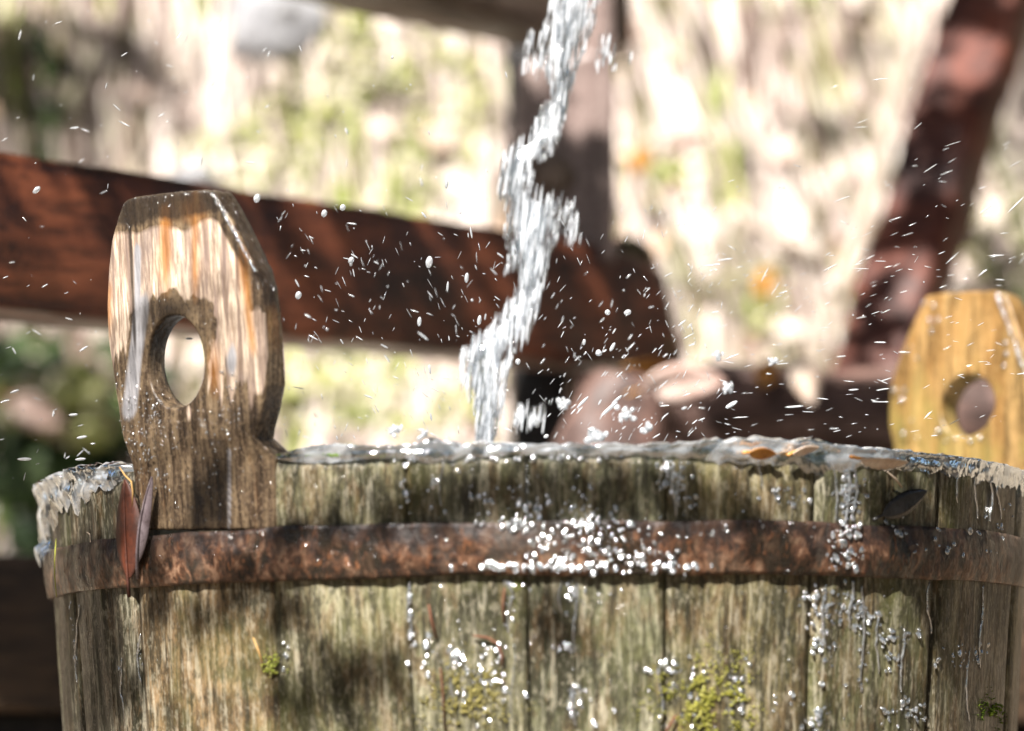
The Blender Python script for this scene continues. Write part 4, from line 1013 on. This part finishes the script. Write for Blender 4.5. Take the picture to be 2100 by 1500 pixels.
# needles and straws
NCOL = {'straw': (0.45, 0.27, 0.10), 'rust': (0.13, 0.055, 0.03), 'green': (0.40, 0.42, 0.06), 'pale': (0.62, 0.5, 0.38)}
def needle(label, pts, r, col, ear_=False, off=0.002):
    q = []
    for (x, y) in pts:
        if ear_: q.append(on_ear(x, y, off))
        else:
            p, nn = on_tub(x, y, off)
            if HZ0 - 0.001 < p.z < HZ1 + 0.002: p, nn = on_tub(x, y, 0.0042 + off)
            q.append(p)
    mb = MB(); s = 1.27 / FPX; mb.tube(q, [r * s * (0.7 if i in (0, len(q) - 1) else 1) for i in range(len(q))], 6, NCOL[col])
    tag(mb.build('needle', M['stalk'], loc=q[0]), label, 'needle')
needle('bent yellow straw hanging above the red brown leaf', [(250, 958), (262, 975), (276, 988), (279, 1010), (278, 1038)], 2.0, 'straw', True, 0.003)
needle('short curled straw on the hoop edge at the far left', [(178, 1092), (184, 1096), (185, 1112)], 1.6, 'pale')
needle('thin green grass blade crossing the hoop at the far left', [(115, 1105), (112, 1150), (112, 1180), (116, 1225)], 1.3, 'green')
needle('rust needle below the hoop, first right of the grey stave', [(879, 1240), (884, 1270), (895, 1310)], 3.0, 'rust')
needle('bent rust needle on the mossy stave in the middle', [(970, 1304), (1000, 1308), (1022, 1322), (1030, 1345), (1028, 1368)], 2.8, 'rust')
needle('upright rust needle just under the hoop at the middle', [(1035, 1205), (1031, 1240), (1033, 1280)], 2.6, 'rust')
needle('short straw needle on the brown stave at the lower left', [(519, 1308), (530, 1335), (538, 1360)], 2.0, 'straw')
needle('thin brown needle running down the mossy stave in the middle', [(903, 1370), (908, 1420), (912, 1500)], 1.8, 'rust')
needle('rust needle at the bottom edge below the right moss patch', [(1386, 1468), (1375, 1485), (1362, 1508)], 3.0, 'rust')
needle('pale stalk hanging below the cream leaf on the rim', [(1820, 968), (1838, 984), (1850, 1000)], 2.4, 'pale')
# moss mats
def moss_mat(cx, cy, rx, ry, n_, label, pal=((0.20, 0.24, 0.03), (0.30, 0.32, 0.05), (0.14, 0.15, 0.03), (0.36, 0.36, 0.10)), size=(1.2, 3.6)):
    mb = MB()
    for _ in range(n_):
        a = random.uniform(0, 6.283); q = random.random() ** 0.6 * (1 + 0.3 * math.sin(3 * a + cx) + 0.2 * math.sin(7 * a))
        x = cx + rx * q * math.cos(a); y = cy + ry * q * math.sin(a)
        if fbm(x * 0.03, y * 0.03, cx) < -0.12: continue
        p, nn = on_tub(x, y); s = random.uniform(*size) * 1.26 / FPX * (1.3 - 0.7 * q)
        e = (nn + Vector((random.gauss(0, 0.5), random.gauss(0, 0.5), random.gauss(0, 0.5)))).normalized(); t = e.orthogonal().normalized(); u = e.cross(t)
        mb.ell(p + nn * s * 0.6, [t * s * 0.7, u * s * 0.7, e * s * 1.7], random.choice(pal), ICO1, 0.1)
    tag(mb.build('moss_patch', M['moss']), label, 'moss', kind='stuff')
moss_mat(1450, 1430, 125, 105, 1700, 'yellow green moss patch on the tan stave at the bottom right of centre', pal=((0.30, 0.30, 0.045), (0.40, 0.38, 0.07), (0.20, 0.20, 0.035), (0.46, 0.44, 0.13)))
moss_mat(955, 1430, 115, 85, 1200, 'olive yellow moss patch on the stave at the bottom centre', pal=((0.30, 0.26, 0.07), (0.40, 0.35, 0.12), (0.17, 0.15, 0.05)))
moss_mat(2030, 1465, 34, 40, 300, 'small vivid moss cushion at the lower right corner', pal=((0.14, 0.22, 0.02), (0.10, 0.15, 0.02), (0.22, 0.30, 0.03)))
moss_mat(560, 1365, 34, 30, 150, 'small pale moss tuft on the brown stave at the lower left')
moss_mat(690, 934, 150, 5, 420, 'vivid green moss line under the rim right of the left handle', pal=((0.16, 0.28, 0.02), (0.10, 0.18, 0.02), (0.24, 0.34, 0.03)), size=(1.0, 2.4))
moss_mat(1060, 1215, 20, 30, 110, 'green moss streak in the seam under the hoop at the middle', size=(0.8, 2.2))

# ------------------------------------------------------------------ stand under the tub
stand = empty('tub_stand', (0, 0, 0), 'dark timber stand of planks and blocks carrying the wooden tub', 'wooden stand')
for i in range(5):
    box_between('plank', (-0.42, -0.24 + 0.12 * i, ZB - 0.017), (0.42, -0.24 + 0.12 * i, ZB - 0.017), 0.03, 0.112, M['plank'], stand, seg=8)
for sx in (-0.34, 0.34):
    box_between('crossbeam', (sx, -0.32, ZB - 0.067), (sx, 0.32, ZB - 0.067), 0.07, 0.07, M['plank'], stand, seg=8)
    for sy2 in (-0.26, 0.26):
        box_between('leg', (sx, sy2, 0.0), (sx, sy2, ZB - 0.102), 0.07, 0.07, M['plank'], stand, seg=8)

# ------------------------------------------------------------------ tree whose bough dapples the light
tree = empty('tree', (-4.4, -1.6, 0), 'leafy tree behind the viewer whose low bough dapples the tub with shade', 'tree')
mb = MB(); mb.tube([(-4.4, -1.6, -0.05), (-4.35, -1.6, 1.2), (-4.2, -1.6, 2.6), (-4.2, -1.55, 4.2), (-4.3, -1.5, 6)], [0.2, 0.16, 0.13, 0.10, 0.05], 14)
mb.build('trunk', M['bark'], tree, usecol=False)
bough = MB()
lf = MB()
def leafcard(c, s):
    e = Matrix.Rotation(random.uniform(0, 6.28), 3, 'Z') @ Matrix.Rotation(random.gauss(0, 0.6), 3, 'X')
    L = s; w = s * 0.42
    pts = [(-L, 0, 0), (-L * 0.4, w, 0.004), (L * 0.4, w * 0.8, 0.004), (L, 0, 0), (L * 0.4, -w * 0.8, 0.004), (-L * 0.4, -w, 0.004)]
    lf.add([Vector(c) + e @ Vector(q) for q in pts], [[0, 1, 2, 3], [0, 3, 4, 5]], random.choice([(0.06, 0.11, 0.025), (0.09, 0.15, 0.03), (0.05, 0.08, 0.02)]))
def shade(target, dist, rx, n_, s=0.0085):
    """a leafy twig standing between the sun and a place that lies in shade"""
    c = Vector(target) + SUN * dist
    e1 = SUN.cross(Vector((0, 0, 1))).normalized(); e2 = SUN.cross(e1)
    for _ in range(int(n_ * 2.6 * (1.0 if rx < 0.03 else 1.6))):
        leafcard(c + e1 * random.gauss(0, rx * 0.62) + e2 * random.gauss(0, rx * 0.50) + SUN * random.gauss(0, 0.04), (s * (1 if rx < 0.02 else 2.0)) * random.uniform(0.7, 1.2))
    hub = Vector((-1.8, -0.5, 2.05)); bough.tube([hub, hub.lerp(c, 0.5) + Vector((0, 0, 0.05)), c], [0.0018, 0.0012, 0.0006], 5)
def T(px, py): return on_tub(px, py)[0]
SH = [(T(115, 1110), 1.0, 0.010, 8), (T(170, 1190), 1.0, 0.010, 8), (T(130, 1300), 1.0, 0.014, 12), (T(220, 1400), 1.0, 0.012, 9), (T(330, 1235), 1.0, 0.006, 6), (T(470, 1235), 1.0, 0.006, 5), (T(140, 1420), 1.0, 0.014, 9), (T(260, 1430), 1.0, 0.010, 6), (T(200, 1320), 1.0, 0.026, 16), (T(150, 1230), 1.0, 0.012, 6), (T(240, 1150), .95, 0.009, 5), (T(575, 1240), 1.0, 0.008, 6), (T(400, 1260), 1.0, 0.008, 3), (T(700, 1400), 1.0, 0.013, 9), (T(610, 1450), 1.0, 0.008, 4), (T(790, 1360), 1.0, 0.007, 3), (T(600, 1110), 1.0, 0.006, 6), (T(690, 1095), 1.0, 0.005, 4), (T(790, 1090), 1.0, 0.005, 4), (T(900, 1080), 1.0, 0.005, 3),
      (T(850, 1055), 1.0, 0.004, 5), (T(1080, 1040), 1.0, 0.004, 5), (T(1240, 1035), 1.0, 0.004, 6), (T(1400, 1045), 1.0, 0.004, 5), (T(900, 1045), 1.0, 0.004, 5), (T(970, 1035), 1.0, 0.004, 6), (T(1040, 1028), 1.0, 0.004, 7), (T(1120, 1022), 1.0, 0.004, 8), (T(1200, 1020), 1.0, 0.004, 8), (T(1280, 1020), 1.0, 0.004, 8), (T(1360, 1026), 1.0, 0.004, 7), (T(1440, 1038), 1.0, 0.004, 6), (T(1520, 1052), 1.0, 0.004, 5), (T(1540, 1085), 1.0, 0.004, 3), (T(1870, 1180), 1.0, 0.007, 8), (T(1960, 1210), 1.0, 0.014, 12), (T(2050, 1290), 1.0, 0.012, 9),
      (T(1120, 1290), 1.0, 0.007, 3), (on_ear(430, 1000), 1.0, 0.008, 6), (on_ear(560, 870), 1.0, 0.006, 4),
      (P(640, 440, 1.85), 1.1, 0.030, 18), (P(760, 480, 1.9), 1.1, 0.030, 18), (P(900, 500, 1.97), 1.1, 0.03, 18), (P(1020, 520, 2.05), 1.1, 0.03, 18), (P(1200, 570, 2.15), 1.1, 0.025, 16), (P(1280, 690, 2.15), 1.1, 0.04, 20), (P(30, 350, 1.65), 1.1, 0.022, 12), (P(150, 375, 1.67), 1.1, 0.024, 14), (P(300, 400, 1.72), 1.1, 0.022, 12), (P(440, 420, 1.78), 1.1, 0.022, 14), (P(540, 440, 1.8), 1.1, 0.02, 12), (P(60, 600, 1.65), 1.1, 0.014, 6), (P(330, 560, 1.75), 1.1, 0.02, 6), (P(50, 1290, 1.85), 1.4, 0.06, 50), (P(1500, 860, 2.07), 1.2, 0.035, 18), (P(1750, 880, 2.07), 1.2, 0.04, 20),
      (P(2000, 120, 2.4), 1.3, 0.04, 22), (P(1800, 720, 2.28), 1.3, 0.03, 12), (P(1880, 500, 2.3), 1.3, 0.045, 26), (P(1900, 260, 2.3), 1.3, 0.03, 12), (P(1980, 330, 2.35), 1.3, 0.03, 10), (P(1180, 820, 2.1), 1.2, 0.04, 26), (bank_pt(60, 200, 0.02), 1.9, 0.08, 46), (bank_pt(250, 150, 0.02), 1.9, 0.045, 16), (bank_pt(110, 950, 0.02), 1.9, 0.12, 80), (bank_pt(2060, 250, 0.02), 1.9, 0.09, 30), (bank_pt(2050, 600, 0.02), 1.9, 0.05, 14), (bank_pt(1700, 300, .02), 1.9, 0.02, 5)]
for a in SH: shade(*a)
for _ in range(900):
    a = random.uniform(0, 6.28); q = random.random() ** 0.5 * 1.25
    leafcard((-4.5 + q * math.cos(a), -1.4 + q * math.sin(a), random.uniform(3.4, 6.2)), 0.07)
bough.tube([(-4.2, -1.6, 2.5), (-3.0, -1.2, 2.45), (-1.8, -0.5, 2.05)], [0.05, 0.03, 0.012], 10)
bough.build('bough', M['bark'], tree, usecol=False)
M['tree_leaf'] = colmat('tree_leaf', 0.5, 0.15, 0.12)
cr = lf.build('crown', M['tree_leaf'], tree, smooth=False)

# ------------------------------------------------------------------ woods added unseen all round to cut sky light, open at the sun
wd = MB(); k = 0
while k < 11000:
    a = random.uniform(0, 2 * math.pi); el = rad(random.uniform(0, 80) if math.sin(a) < 0.1 else random.uniform(30, 80))
    if random.random() > math.cos(el) + 0.1: continue
    d = Vector((math.cos(a) * math.cos(el), math.sin(a) * math.cos(el), math.sin(el)))
    if d.angle(SUN) < rad(17): continue
    k += 1
    p = d * random.uniform(9, 12.5) + Vector((0, 0, 0.6)); e = Matrix.Rotation(random.uniform(0, 6.28), 3, 'Z') @ Matrix.Rotation(random.gauss(0, 0.9), 3, 'X'); q = random.uniform(0.22, 0.5)
    wd.add([p + e @ Vector(v) * q for v in ((-1, 0, 0), (-0.3, 0.7, 0.1), (0.6, 0.6, 0), (1, 0, 0.1), (0.4, -0.7, 0), (-0.5, -0.6, 0.1))], [[0, 1, 2, 3, 4, 5]], random.choice([(0.05, 0.09, 0.02), (0.08, 0.12, 0.03), (0.10, 0.08, 0.04)]))
tag(wd.build('shade_woods', M['tree_leaf'], smooth=False), 'unseen green leaf canopy added round and over the tub to cut the sky light', kind='stuff')
